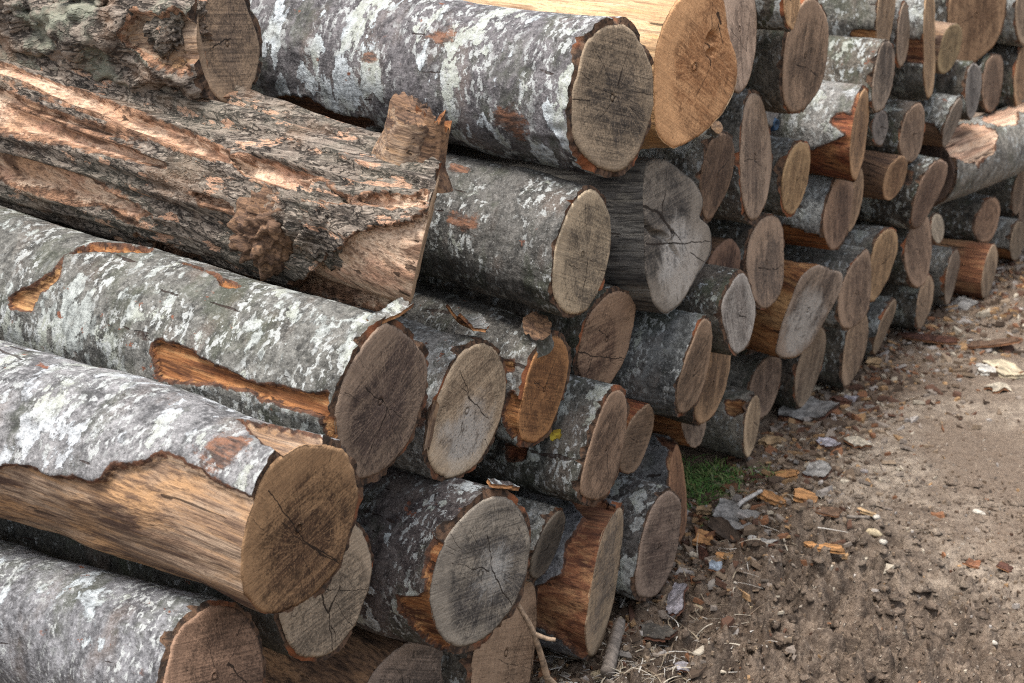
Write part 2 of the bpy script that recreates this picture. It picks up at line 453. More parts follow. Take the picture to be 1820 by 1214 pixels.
    if total is not None:
        col = n.mix(n.mth('MULTIPLY', total, .9), col, lin((38, 29, 22)))
        bump = n.mth('SUBTRACT', bump, n.mth('MULTIPLY', total, 1.5))
    return n.done(col, bump, .003, .8)

# ---------------------------------------------------------------- ground height (shared by everything that rests on it)
def ground_z(x, y):
    x = np.atleast_1d(np.asarray(x, float)); y = np.atleast_1d(np.asarray(y, float))
    P = np.stack([x, y, 0 * x], 1)
    near = sm(y + .55 * x, 3.55, 3.0) * sm(x, -.1, .15)            # churned soil with tyre ruts
    dusty = 1 - near
    base = .010 * fbm(P * 2.3, 5, 3)
    lump = np.abs(fbm(P * 13, 11, 4, .6))
    # tread marks run roughly away from the pile
    t = R(20)
    q = np.stack([(x * math.cos(t) + y * math.sin(t)) * 3.2, (-x * math.sin(t) + y * math.cos(t)) * 11, 0 * x], 1)
    rut = fbm(q, 23, 3, .55)
    lump2 = np.abs(fbm(P * 31, 17, 3, .6))
    z = base + near * (.075 * (lump - .25) + .070 * (lump2 - .25) + .030 * rut + .011 * fbm(P * 62, 31, 3, .65)) + dusty * (.008 * fbm(P * 16, 41, 4, .6) + .0035 * fbm(P * 60, 43, 3, .6))
    foot = sm(x, .12, -.08)
    z = z * (1 - .75 * foot) - .012 * foot
    return z

def spaced(a, b, lo, hi, fine, far):
    v = list(np.arange(lo, hi, fine))
    s = fine
    while v[-1] < b:
        s *= 1.25; v.append(v[-1] + s)
    s = fine
    while v[0] > a:
        s *= 1.25; v.insert(0, v[0] - s)
    return np.array(v)

def ground_material():
    n = Nodes('dirt', .95, .15)
    P = n.obj
    a = n.noise(P, 4.5, 6, .65)
    b = n.noise(P, 26, 6, .7)
    c = n.noise(P, 150, 4, .7)
    big = n.noise(P, 1.6, 4, .6)
    x, y, z = n.xyz(P)[:3]
    moist = n.rng(n.mth('ADD', n.mth('ADD', y, n.mth('MULTIPLY', x, .55)), n.mth('MULTIPLY', n.mth('SUBTRACT', a, .5), 1.3)), 3.55, 3.0)
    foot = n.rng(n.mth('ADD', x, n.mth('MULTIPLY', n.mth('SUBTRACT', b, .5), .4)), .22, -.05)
    dry = n.mix(n.rng(b, .35, .66), lin((122, 109, 96)), lin((172, 157, 139)))
    dry = n.mix(n.rng(big, .42, .6), dry, lin((118, 103, 89)))
    wet = n.mix(n.rng(b, .35, .65), lin((66, 56, 48)), lin((128, 112, 97)))
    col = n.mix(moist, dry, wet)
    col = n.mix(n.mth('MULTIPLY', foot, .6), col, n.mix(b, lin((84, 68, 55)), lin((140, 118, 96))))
    col = n.mix(n.mth('MULTIPLY', n.rng(a, .52, .66), .5), col, lin((112, 94, 78)))
    col = n.mix(n.rng(n.noise(P, 60, 5, .7), .52, .66, 0, .6), col, lin((88, 74, 62)))
    col = n.mix(n.rng(c, .52, .68, 0, .65), col, lin((66, 55, 46)))
    col = n.mix(n.rng(c, .42, .28, 0, .55), col, lin((188, 174, 154)))
    v = n.node('ShaderNodeTexVoronoi', {'Vector': n.vec('ADD', P, n.vscale(n.noise(P, 30, 3, .6, 0, True), .03)), 'Scale': 75.0}).outputs
    vd = n.rng(v['Distance'], .12, .32, 1, 0)
    pick = n.rng(n.xyz(v['Color'])[0], .80, .84)
    peb = n.mth('MULTIPLY', vd, pick)
    col = n.mix(peb, col, n.mix(n.xyz(v['Color'])[1], lin((112, 92, 74)), lin((190, 178, 162))))
    bump = n.mth('ADD', n.mth('MULTIPLY', b, 1.0), n.mth('ADD', n.mth('MULTIPLY', c, .45), n.mth('MULTIPLY', peb, .5)))
    return n.done(col, bump, .012, 1.0)

xs = spaced(-60, 120, -.3, 1.0, .0055, 0)
ys = spaced(-60, 160, 2.05, 5.2, .0075, 0)
GX, GY = np.meshgrid(xs, ys, indexing='ij')
gx, gy = GX.ravel(), GY.ravel()
fadeo = sm(np.hypot(gx - .4, gy - 3.5), 7, 4)
gz = ground_z(gx, gy) * fadeo
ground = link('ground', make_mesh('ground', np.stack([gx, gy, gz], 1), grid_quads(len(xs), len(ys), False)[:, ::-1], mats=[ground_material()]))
ground['kind'] = 'structure'

# ---------------------------------------------------------------- logs
# centre of the sawn end, (yaw, pitch) of its normal, rise of the log behind it in degrees, outline of the end in mm
LOGS = {
'L1':([-0.024,1.483,0.397],(-4,12),-3,[(-80,27),(-57,60),(-43,74),(-25,82),(5,87),(35,81),(65,61),(81,30),(88,2),(86,-24),(76,-50),(56,-73),(25,-86),(-11,-85),(-51,-68),(-77,-40),(-87,-4)]),
'L2':([0.058,1.564,0.591],(-4,-4),1.0,[(-50,106),(-4,112),(34,101),(75,83),(95,63),(114,17),(117,-15),(108,-40),(95,-65),(84,-90),(71,-95),(45,-106),(8,-112),(-39,-107),(-71,-87),(-96,-55),(-104,-22),(-102,17),(-89,56),(-75,78)]),
'L3':([-0.012,1.706,0.421],(-4,0),2,[(70,68),(89,39),(100,8),(99,-19),(81,-53),(50,-88),(8,-102),(-28,-92),(-59,-74),(-84,-35),(-94,6),(-82,51),(-46,86),(5,93),(38,87)]),
'L4':([0.023,1.797,0.672],(0,-4),2.5,[(3,112),(41,93),(74,66),(105,34),(117,2),(112,-26),(98,-50),(78,-83),(44,-101),(4,-108),(-43,-100),(-77,-71),(-95,-31),(-102,8),(-96,42),(-79,67),(-52,91),(-25,106)]),
'L5':([0.011,2.034,0.573],(-2,-4),2,[(17,102),(44,93),(70,74),(95,41),(106,7),(98,-37),(78,-68),(46,-94),(4,-102),(-42,-93),(-80,-68),(-98,-31),(-99,5),(-84,39),(-61,71),(-32,97),(-8,104)]),
'L6':([0.029,2.232,0.545],(4,-4),7,[(30,82),(70,56),(89,23),(90,-10),(76,-39),(55,-67),(29,-85),(-29,-81),(-70,-59),(-87,-33),(-82,-1),(-69,39),(-46,71),(-15,87)]),
'L7':([-0.001,2.498,0.541],(-4,-4),3,[(83,51),(93,22),(85,-20),(76,-48),(48,-74),(17,-90),(-33,-82),(-67,-56),(-87,-24),(-87,7),(-79,34),(-65,62),(-37,76),(1,84),(44,75)]),
'L8':([0.072,2.363,0.405],(6,-4),0,[(-6,98),(36,92),(72,68),(94,29),(94,-13),(83,-45),(63,-79),(28,-96),(-16,-88),(-65,-65),(-101,-37),(-100,-7),(-74,38),(-40,79)]),
'L9':([0.027,2.566,0.337],(0,-8),0,[(31,60),(61,24),(61,-15),(45,-49),(18,-69),(-25,-58),(-54,-33),(-63,15),(-42,51),(-7,62)]),
'L10':([0.067,1.977,0.348],(-8,0),2,[(59,101),(95,69),(114,25),(117,-22),(101,-68),(72,-94),(30,-113),(-6,-116),(-50,-104),(-84,-76),(-104,-39),(-112,2),(-105,36),(-93,62),(-68,88),(-29,107),(12,114)]),
'L11':([0.032,2.241,0.27],(6,-12),0,[(34,51),(60,24),(60,-18),(42,-48),(10,-62),(-36,-46),(-60,-19),(-60,13),(-41,46),(-2,59)]),
'L12':([0.059,2.391,0.141],(14,-4),2,[(94,100),(122,58),(117,6),(110,-56),(91,-95),(48,-138),(-9,-137),(-67,-103),(-103,-64),(-118,-16),(-112,33),(-94,78),(-65,115),(-10,125),(50,117)]),
'L13':([0.052,2.618,0.114],(2,0),1,[(53,88),(95,48),(100,12),(87,-48),(51,-86),(1,-101),(-57,-81),(-92,-54),(-99,-25),(-89,19),(-66,63),(-27,94),(17,99)]),
'L14':([-0.022,2.852,0.103],(18,8),0,[(54,89),(87,47),(96,-16),(85,-73),(35,-93),(-40,-81),(-91,-45),(-102,2),(-80,50),(-34,89)]),
'L15':([-0.043,1.941,0.123],(-18,4),0,[(9,88),(50,78),(76,50),(88,12),(88,-23),(74,-57),(37,-87),(-13,-90),(-55,-68),(-83,-28),(-88,12),(-77,48),(-39,76),(-15,85)]),
'L16':([0.019,2.132,0.121],(6,4),0,[(100,90),(124,57),(125,11),(110,-45),(84,-94),(41,-126),(-30,-116),(-87,-78),(-119,-26),(-121,25),(-103,64),(-66,94),(-10,111),(47,109)]),
'L17':([-0.043,2.691,0.024],(-8,4),0,[(6,22),(22,8),(19,-13),(2,-24),(-16,-15),(-23,1),(-16,17)]),
'M1':([0.07,2.366,0.988],(-6,4),-1,[(9,112),(53,101),(92,65),(113,29),(116,-7),(107,-48),(78,-88),(49,-109),(2,-116),(-38,-102),(-75,-80),(-103,-50),(-110,-13),(-106,20),(-90,53),(-67,91),(-31,109)]),
'M2':([0.07,2.275,0.763],(2,0),3.5,[(25,95),(65,75),(95,36),(101,-7),(86,-50),(55,-83),(12,-97),(-37,-88),(-75,-63),(-94,-31),(-95,9),(-81,44),(-54,73),(-17,94)]),
'M3':([0.036,2.668,0.691],(0,8),0,[(-62,144),(6,128),(64,95),(114,60),(132,30),(124,6),(98,5),(149,-22),(147,-68),(112,-83),(65,-103),(22,-123),(-24,-132),(-66,-124),(-99,-95),(-112,-55),(-111,-12),(-100,46),(-93,97),(-80,128)]),
'M4':([0.067,2.663,0.989],(-6,0),-2,[(-108,70),(-86,96),(-58,117),(-19,132),(29,138),(73,121),(98,88),(114,33),(142,-3),(150,-50),(127,-81),(90,-105),(31,-123),(-47,-130),(-74,-120),(-105,-98),(-119,-60),(-124,21)]),
'M5':([0.032,2.924,1.011],(6,8),0,[(-47,96),(48,92),(105,56),(111,3),(88,-51),(40,-97),(-27,-113),(-61,-93),(-86,-37),(-102,15),(-87,67)]),
'M6':([0.066,3.087,1.042],(6,4),0,[(-19,49),(36,37),(53,-2),(41,-31),(2,-54),(-34,-36),(-50,2),(-41,32)]),
'M7':([0.032,3.258,0.907],(-2,0),0,[(17,112),(64,90),(97,58),(113,24),(110,-30),(83,-78),(31,-104),(-31,-108),(-79,-88),(-99,-52),(-103,-1),(-96,45),(-64,82),(-31,108)]),
'M8':([-0.107,3.438,0.812],(4,4),0,[(7,84),(68,60),(89,19),(75,-35),(40,-78),(-13,-95),(-52,-69),(-80,-11),(-74,47),(-47,76)]),
'M9':([0.007,3.09,0.735],(10,4),0,[(-18,128),(50,108),(94,66),(129,17),(140,-38),(122,-74),(74,-112),(15,-122),(-41,-115),(-88,-85),(-115,-42),(-120,5),(-111,48),(-89,95),(-59,122)]),
'M10':([0.022,2.877,0.75],(2,-4),0,[(-33,75),(21,72),(65,49),(86,7),(73,-37),(40,-65),(-11,-86),(-45,-67),(-74,-15),(-73,21),(-62,55)]),
'M11':([0.0,3.326,0.642],(0,-4),0,[(19,71),(60,51),(76,19),(70,-37),(41,-73),(0,-81),(-47,-57),(-70,-20),(-76,20),(-60,55),(-24,73)]),
'M12':([0.042,3.575,0.688],(8,0),0,[(21,95),(81,68),(94,28),(82,-26),(61,-69),(-3,-101),(-60,-76),(-92,-23),(-86,27),(-46,76)]),
'M14':([-0.005,3.608,0.5],(0,0),0,[(9,85),(59,64),(89,32),(87,-11),(73,-55),(32,-83),(-20,-84),(-66,-55),(-89,-15),(-85,24),(-61,57),(-28,82)]),
'M15':([-0.04,3.798,0.476],(2,-4),0,[(13,75),(53,49),(74,-1),(60,-46),(15,-77),(-34,-67),(-62,-36),(-67,26),(-40,66)]),
'M16':([0.0,3.966,0.498],(-10,-8),0,[(2,55),(41,39),(55,6),(44,-35),(6,-56),(-34,-43),(-53,-8),(-48,33)]),
'M17':([0.028,4.151,0.424],(-4,-12),0,[(16,83),(78,59),(100,19),(87,-25),(54,-71),(6,-95),(-46,-82),(-77,-46),(-90,12),(-72,62),(-34,83)]),
'M19':([0.0,4.075,0.586],(-6,0),0,[(31,67),(61,42),(68,3),(56,-51),(15,-75),(-43,-54),(-74,-17),(-65,19),(-43,55),(-8,69)]),
'M20':([0.0,3.834,0.648],(-6,4),0,[(-16,41),(22,32),(43,6),(32,-25),(5,-43),(-27,-29),(-42,8)]),
'M21':([-0.0,4.395,0.551],(0,-12),0,[(15,63),(59,27),(59,-29),(10,-68),(-36,-53),(-62,-9),(-50,33),(-26,61)]),
'M22':([0.038,3.719,0.789],(2,0),0,[(5,78),(55,58),(80,22),(73,-35),(28,-70),(-32,-75),(-70,-48),(-73,2),(-56,47),(-30,74)]),
'M23':([-0.016,3.861,0.899],(8,0),0,[(-12,98),(73,74),(102,13),(86,-50),(36,-90),(-37,-95),(-80,-61),(-96,4),(-73,63)]),
'M24':([-0.029,4.241,0.782],(12,4),0,[(-21,143),(96,106),(133,-5),(128,-90),(80,-146),(-36,-133),(-102,-75),(-132,12),(-126,91)]),
'M25':([-0.025,4.025,0.828],(8,0),0,[(-19,79),(46,52),(80,-16),(53,-70),(-16,-71),(-67,-25),(-72,41)]),
'M26':([-0.038,4.447,0.73],(-8,-4),0,[(4,63),(45,49),(66,17),(58,-26),(20,-59),(-18,-64),(-54,-43),(-62,0),(-45,47)]),
'M27':([-0.072,4.771,0.77],(-18,0),0,[(-125,65),(-53,133),(60,120),(133,47),(139,-23),(114,-86),(53,-119),(-23,-141),(-78,-118),(-122,-40)]),
'M28':([0.003,5.031,0.755],(-6,4),0,[(-7,102),(81,61),(109,-6),(72,-73),(2,-103),(-67,-78),(-98,-3),(-79,72)]),
'M29':([0.0,4.559,0.607],(0,4),0,[(3,69),(65,41),(73,-7),(31,-60),(-22,-77),(-59,-36),(-63,27),(-36,64)]),
'M30':([-0.036,4.87,0.569],(-4,4),0,[(15,74),(75,53),(79,-4),(43,-65),(-13,-84),(-68,-49),(-76,15),(-45,66)]),
'M31':([-0.002,5.068,0.552],(0,4),0,[(17,99),(100,45),(91,-36),(37,-92),(-45,-94),(-91,-36),(-92,28),(-57,78)]),
'N1':([-0.023,3.02,0.504],(-2,-4),0,[(7,78),(45,63),(77,34),(84,6),(80,-28),(49,-60),(13,-79),(-16,-80),(-49,-63),(-72,-36),(-77,-3),(-71,35),(-49,67)]),
'N2':([0.087,2.858,0.498],(0,8),0,[(25,69),(48,56),(65,23),(75,-7),(67,-31),(43,-58),(9,-72),(-22,-71),(-44,-56),(-60,-25),(-72,15),(-64,41),(-33,57),(-6,69)]),
'N3':([-0.007,3.207,0.491],(0,8),0,[(16,89),(62,81),(90,60),(95,23),(92,-18),(77,-63),(42,-90),(-13,-95),(-53,-81),(-81,-49),(-95,-10),(-96,25),(-75,60),(-37,83)]),
'N4':([-0.126,3.367,0.481],(-4,-12),0,[(7,50),(41,37),(55,11),(48,-27),(19,-53),(-21,-51),(-51,-15),(-50,24),(-31,47)]),
'N5':([0.0,3.443,0.318],(-10,-12),0,[(-19,115),(48,88),(117,57),(126,16),(102,-35),(79,-69),(51,-105),(-12,-116),(-96,-82),(-102,-43),(-102,7),(-91,47),(-73,99)]),
'N6':([-0.073,3.672,0.1],(2,-4),0,[(54,81),(103,35),(103,-5),(79,-49),(37,-85),(-24,-99),(-69,-68),(-98,-8),(-92,39),(-49,77),(3,91)]),
'N7':([-0.111,3.495,0.1],(-6,0),0,[(43,60),(72,41),(74,-3),(54,-46),(19,-72),(-23,-72),(-56,-48),(-73,-1),(-64,39),(-31,63),(8,68)]),
'N8':([-0.071,3.33,0.072],(8,0),0,[(43,53),(69,15),(62,-24),(30,-59),(-19,-69),(-50,-45),(-63,5),(-52,47),(-5,65)]),
'N9':([0.021,2.899,0.334],(2,-4),0,[(0,79),(50,61),(84,30),(86,-6),(73,-44),(46,-70),(1,-82),(-47,-69),(-76,-38),(-77,9),(-62,55),(-39,80)]),
'N10':([0.075,2.697,0.438],(6,-8),0,[(5,96),(50,71),(78,36),(87,-13),(82,-56),(60,-83),(11,-90),(-43,-73),(-77,-45),(-90,-5),(-77,39),(-47,69),(-26,92)]),
'N11':([-0.04,2.956,0.211],(-8,12),0,[(-2,42),(31,28),(44,4),(35,-23),(16,-40),(-7,-43),(-28,-30),(-39,0),(-37,31)]),
'N12':([-0.144,3.546,0.177],(-12,12),0,[(-2,51),(32,42),(50,9),(44,-28),(15,-49),(-28,-43),(-51,-14),(-41,30)]),
'P1':([0.025,3.674,0.298],(-4,0),0,[(51,89),(77,47),(88,-17),(82,-57),(45,-81),(-23,-82),(-65,-63),(-91,-26),(-94,12),(-78,41),(-40,71),(12,87)]),
'P2':([-0.01,3.95,0.29],(-2,-4),0,[(3,84),(72,59),(98,20),(87,-21),(57,-60),(12,-87),(-34,-92),(-74,-50),(-83,17),(-64,71)]),
'P3':([-0.034,3.865,0.095],(2,0),0,[(45,87),(91,40),(98,-14),(64,-63),(-4,-89),(-55,-86),(-86,-57),(-87,-6),(-70,53),(-19,90)]),
'P4':([-0.038,4.088,0.078],(4,-12),0,[(24,70),(77,34),(72,-8),(38,-58),(-6,-77),(-59,-45),(-76,4),(-48,53)]),
'P5':([-0.009,4.229,0.246],(-2,8),0,[(48,86),(88,55),(90,-14),(66,-62),(29,-92),(-20,-92),(-64,-67),(-89,-25),(-94,19),(-72,54),(-20,85)]),
'P6':([-0.016,4.339,0.078],(2,0),0,[(22,66),(75,27),(75,-28),(26,-61),(-17,-73),(-53,-53),(-73,0),(-56,49),(-21,70)]),
'P7':([-0.006,4.369,0.273],(-6,12),0,[(2,39),(33,22),(39,-8),(21,-34),(-9,-39),(-32,-20),(-37,12),(-21,34)]),
'P8':([0.0,4.818,0.185],(-14,0),0,[(-10,63),(40,57),(66,15),(56,-33),(28,-64),(-19,-59),(-60,-32),(-69,4),(-48,41)]),
'P9':([0.051,4.7,0.075],(0,0),0,[(24,73),(68,38),(75,0),(46,-47),(-4,-78),(-53,-58),(-73,-9),(-52,42),(-18,69)]),
'P10':([-0.009,4.547,0.093],(4,-4),0,[(0,74),(72,33),(84,-15),(52,-55),(13,-85),(-41,-61),(-77,7),(-63,64)]),
'P11':([0.026,5.072,0.065],(-4,0),0,[(7,59),(57,21),(57,-31),(13,-63),(-41,-42),(-60,11),(-39,53)]),
'T1':([-0.403,2.029,1.08],(10,8),0,[(-46,73),(23,89),(64,61),(82,24),(93,-17),(73,-52),(41,-77),(-6,-86),(-49,-76),(-72,-47),(-84,-7),(-79,33)]),
'T2':([-0.035,2.0,0.843],(28,-13),7.3,[(108,0),(101,38),(77,72),(36,91),(-9,94),(-53,85),(-95,59),(-115,21),(-112,-26),(-90,-63),(-50,-87),(0,-94),(50,-84),(89,-52)]),
'T3':([-0.36,2.52,1.165],(2,0),0,[(72,0),(55,50),(0,72),(-52,52),(-74,0),(-50,-50),(0,-70),(52,-52)]),
'L18':([-0.30,1.712,0.545],(0,0),1.5,[(34,0),(26,24),(0,36),(-25,25),(-35,0),(-24,-25),(0,-34),(25,-24)]),
'P12':([-0.03,5.25,0.165],(2,0),0,[(72,0),(55,50),(0,72),(-52,52),(-74,0),(-50,-50),(0,-70),(52,-52)]),
'P13':([-0.05,5.45,0.085],(-2,0),0,[(86,0),(62,60),(5,84),(-60,60),(-84,0),(-60,-58),(0,-86),(60,-60)]),
'M18':([-0.10,4.50,0.385],(-101,0),0,[(92,0),(70,62),(5,96),(-62,68),(-94,4),(-66,-64),(0,-94),(64,-66)]),
}
# where bark has come off: (metres behind the end, degrees round the log)
STRIP = {
'L2':[[(-0.01,138),(0.014,137),(0.057,134),(0.092,131),(0.121,129),(0.149,132),(0.174,140),(0.204,147),(0.205,155),(0.223,160),(0.256,157),(0.291,162),(0.33,162),(0.369,164),(0.387,168),(0.447,176),(0.95,290),(0,290)],[(-.03,62),(.07,74),(.10,88),(.05,98),(.02,106),(-.03,108)]],
'L4':[[(0.31,159),(0.297,155),(0.252,155),(0.212,157),(0.181,159),(0.132,163),(0.086,161),(0.032,159),(0.013,153),(-0.02,205),(-0.02,216),(0.018,172),(0.063,171),(0.11,172),(0.148,170),(0.186,170),(0.234,174),(0.289,181),(0.302,175)],[(0.594,157),(0.565,145),(0.535,129),(0.533,113),(0.516,131),(0.536,146),(0.547,161),(0.582,164)],[(0.527,110),(0.518,91),(0.453,66),(0.428,80),(0.502,100)],[(0.359,82),(0.316,86),(0.255,98),(0.219,96),(0.263,93)]],
'L10':[[(-0.02,140),(0.01,132),(0.011,147),(0.005,164),(0.005,176),(0.021,180),(0.05,181),(0.044,193),(0.029,208),(-0.02,250)]],
'L12':[[(-0.02,80),(0.034,62),(0.077,85),(0.055,98),(0.037,106),(0.044,121),(0.055,130),(0.056,141),(0.051,153),(0.093,167),(0.096,174),(0.089,203),(0.04,208),(-0.02,240)]],
'M1':[[(0.59,218),(0.538,214),(0.49,207),(0.447,214),(0.387,220),(0.55,270),(1.2,270)]],
'M12':[[(-0.02,75),(-0.004,95),(0.004,115),(0.005,145),(0.035,139),(0.049,155),(0.004,169),(0.037,184),(0.087,198),(0.107,202),(0.3,270),(-0.02,270)]],
'L14':[[(-0.02,60),(0.009,62),(0.027,62),(0.042,62),(0.025,89),(0.004,97),(0.002,123),(-0.02,190)]],
'N8':[[(0.053,126),(0.01,115),(0.002,136),(0.033,147),(0.049,139)]],
'M24':[[(0.04,173),(0.001,170),(-0.02,130),(-0.02,200),(0.001,195),(0.04,193)]],
'M23':[[(0.055,196),(-0.004,191),(-0.02,200),(-0.02,270),(0.25,270),(0.06,233)]],
'M21':[[(-0.02,215),(0.028,177),(0.051,175),(0.3,290),(-0.02,290)]],
'M14':[[(-0.02,215),(0.031,198),(0.083,193),(0.4,250),(0.0,280)]],
'L6':[[(-0.02,175),(0.018,168),(0.021,180),(0.016,197),(-0.02,255)],[(0.056,142),(0.025,136),(0.022,144),(0.047,149)]],
'M17':[[(0.078,135),(0.028,136),(0.024,154),(0.057,154)]],
'L8':[[(0.144,171),(0.102,169),(0.104,180),(0.136,183)]],
'T2':[[(0.898,139),(0.804,136),(0.731,139),(0.659,141),(0.568,142),(0.456,145),(0.37,148),(0.305,152),(0.298,155),(0.364,155),(0.45,153),(0.561,150),(0.653,147),(0.724,145),(0.797,143),(0.892,145)],[(0.878,158),(0.782,158),(0.641,160),(0.52,160),(0.389,164),(0.39,171),(0.435,174),(0.564,175),(0.699,177),(0.769,177),(0.865,177)],[(0.862,190),(0.765,192),(0.638,189),(0.548,189),(0.47,195),(0.405,201),(0.426,207),(0.502,207),(0.626,207),(0.768,211),(0.868,216)],[(0.887,248),(0.787,248),(0.662,238),(0.515,248),(0.403,248),(0.409,248),(0.521,248),(0.662,248),(0.781,247),(0.879,247)],[(0.294,153),(0.227,150),(0.158,152),(0.109,154),(0.142,160),(0.201,160),(0.27,160)],[(0.158,217),(0.125,191),(0.087,174),(0.03,160),(-0.01,145),(-0.031,157),(-0.017,240),(0.002,248),(0.073,248),(0.152,247),(0.195,248)],[(0.109,154),(0.057,147),(0.011,131),(-0.002,138),(0.053,153)],[(0.35,177),(0.289,177),(0.277,181),(0.327,182)],[(0.427,221),(0.343,229),(0.271,248),(0.196,248),(0.278,248),(0.391,248)]],
'P11':[[(-.02,200),(.05,190),(.12,200),(.3,190),(.3,280),(-.02,280)]],
'T1':[[(.8,100),(.45,98),(.3,108),(.45,116),(.8,118)],[(.0,150),(.10,152),(.12,175),(.05,190),(-.02,190)]],
'M18':[[(-.02,40),(.05,20),(.12,8),(.20,18),(.25,45),(.21,80),(-.02,95)],[(.27,60),(.36,52),(.5,70),(.62,62),(.7,85),(.4,100),(.27,90)],[(.5,20),(.6,14),(.66,28),(.56,34)]],
}
CRACKS = {
'L2':[(-0.055,0.0742,0.0181,-0.0316,0.00092),(0.0181,-0.0316,0.0813,-0.087,0.0011),(-0.0321,0.019,0.0159,-0.0307,0.00055),(-0.0097,-0.0257,-0.0131,-0.0764,0.00037),(0.0054,-0.04,0.0244,-0.0765,0.00037),(0.0062,-0.0808,0.009,-0.1149,0.00044),(-0.0856,0.0445,-0.0626,0.0237,0.00037)],
'L4':[(-0.0368,0.0339,0.0184,-0.0141,0.00087),(0.0184,-0.0141,0.0479,-0.0084,0.0004),(0.0184,-0.0141,0.0317,-0.0561,0.0006),(0.0226,-0.0173,0.0586,-0.0462,0.0004),(-0.0827,0.0423,-0.0514,0.0178,0.0004)],
'L5':[(-0.0254,0.0741,0.0106,0.0145,0.00065),(0.0106,0.0145,0.0589,-0.0328,0.00087),(0.0213,-0.0057,0.0197,-0.0375,0.00044),(0.0526,-0.0634,0.0668,-0.0828,0.00044)],
'L10':[(0.0176,0.0554,0.029,-0.0094,0.00096),(0.029,-0.0094,0.0476,-0.05,0.00131),(0.0476,-0.05,0.076,-0.0859,0.00096),(-0.0647,0.0868,-0.0427,0.0531,0.00052),(-0.0221,0.0769,-0.0071,0.0484,0.00044),(0.0261,-0.0507,0.0273,-0.0845,0.00044)],
'L3':[(-0.0111,0.0031,0.0042,-0.0381,0.00161),(0.0042,-0.0381,0.0106,-0.0981,0.00088),(-0.0111,0.0031,0.0236,-0.0094,0.0006),(0.0293,-0.0161,0.0896,-0.0362,0.00048),(0.0179,-0.0268,0.0564,-0.0837,0.00048)],
'L1':[(0.0472,0.022,0.0263,0.004,0.00037),(0.0027,0.0109,0.0024,0.0612,0.00034),(0.0267,-0.0119,0.0727,-0.0172,0.0003)],
'M1':[(-0.0487,0.0932,0.0123,0.0068,0.0005),(-0.0816,0.051,-0.0505,0.03,0.00045),(-0.1033,0.0175,-0.0598,0.006,0.00109),(0.0119,0.0008,-0.0392,-0.0234,0.00054),(0.0161,-0.0069,0.0316,-0.0581,0.00045),(0.0389,-0.0196,0.1065,-0.0564,0.00045),(0.0641,-0.0017,0.1158,-0.0121,0.00045),(-0.0286,0.0179,0.012,0.0025,0.00045)],
'M2':[(0.0065,0.0798,0.0192,-0.0132,0.00045),(-0.0442,-0.005,-0.0096,-0.0235,0.00045)],
'M3':[(-0.1141,0.0824,-0.0355,0.0424,0.00257),(-0.0355,0.0424,0.0017,0.0004,0.00308),(-0.1028,0.0097,0.0366,-0.0267,0.00154),(0.0366,-0.0267,0.1474,-0.0494,0.00103),(0.0427,-0.0302,0.0573,-0.07,0.00051),(0.0619,-0.0485,0.1121,-0.0792,0.00123),(0.0023,0.0032,0.0366,-0.0267,0.00103)],
'L7':[(-0.087,0.0056,-0.0401,-0.017,0.0012),(-0.0401,-0.017,0.0701,-0.0574,0.001),(-0.0268,0.0272,0.0018,0.0033,0.00075)],
'L6':[(-0.0399,0.0262,-0.0023,0.0034,0.00065),(-0.0023,0.0034,0.0109,-0.0158,0.00046)],
'M4':[(0.0117,-0.0521,0.0529,-0.0107,0.00049),(0.0702,0.0802,0.0868,0.059,0.00296),(0.0773,0.0603,0.0934,0.0236,0.00118)],
'N3':[(-0.043,-0.0033,0.0167,-0.0228,0.0012)],
'M5':[(-0.0504,0.0078,0.0288,-0.0454,0.00053)],
'M7':[(-0.044,-0.01,0.0205,-0.0283,0.00087)],
'L16':[(-0.0225,-0.0019,0.0875,-0.0748,0.00047)],
'M9':[(-0.0951,0.0158,-0.0151,-0.0015,0.00091)],
}
WHITE = {'M3': (.02, -.06, .11), 'N5': (-.02, -.03, .10), 'L5': (.0, -.05, .09)}
SCAR = {'M1': [(.105, 193, .030), (.243, 135, .020), (.36, 160, .012)], 'M2': [(.163, 157, .022), (.21, 102, .014)],
        'L8': [(.12, 175, .02)], 'L2': [(.52, 150, .045), (.07, 118, .03)], 'L5': [(.03, 165, .03)]}
BEND = {'M1': .10}
TAPER = {'M1': -.10, 'M2': -.14, 'L1': -.02, 'M18': .05, 'T2': .38}
DROP = ()
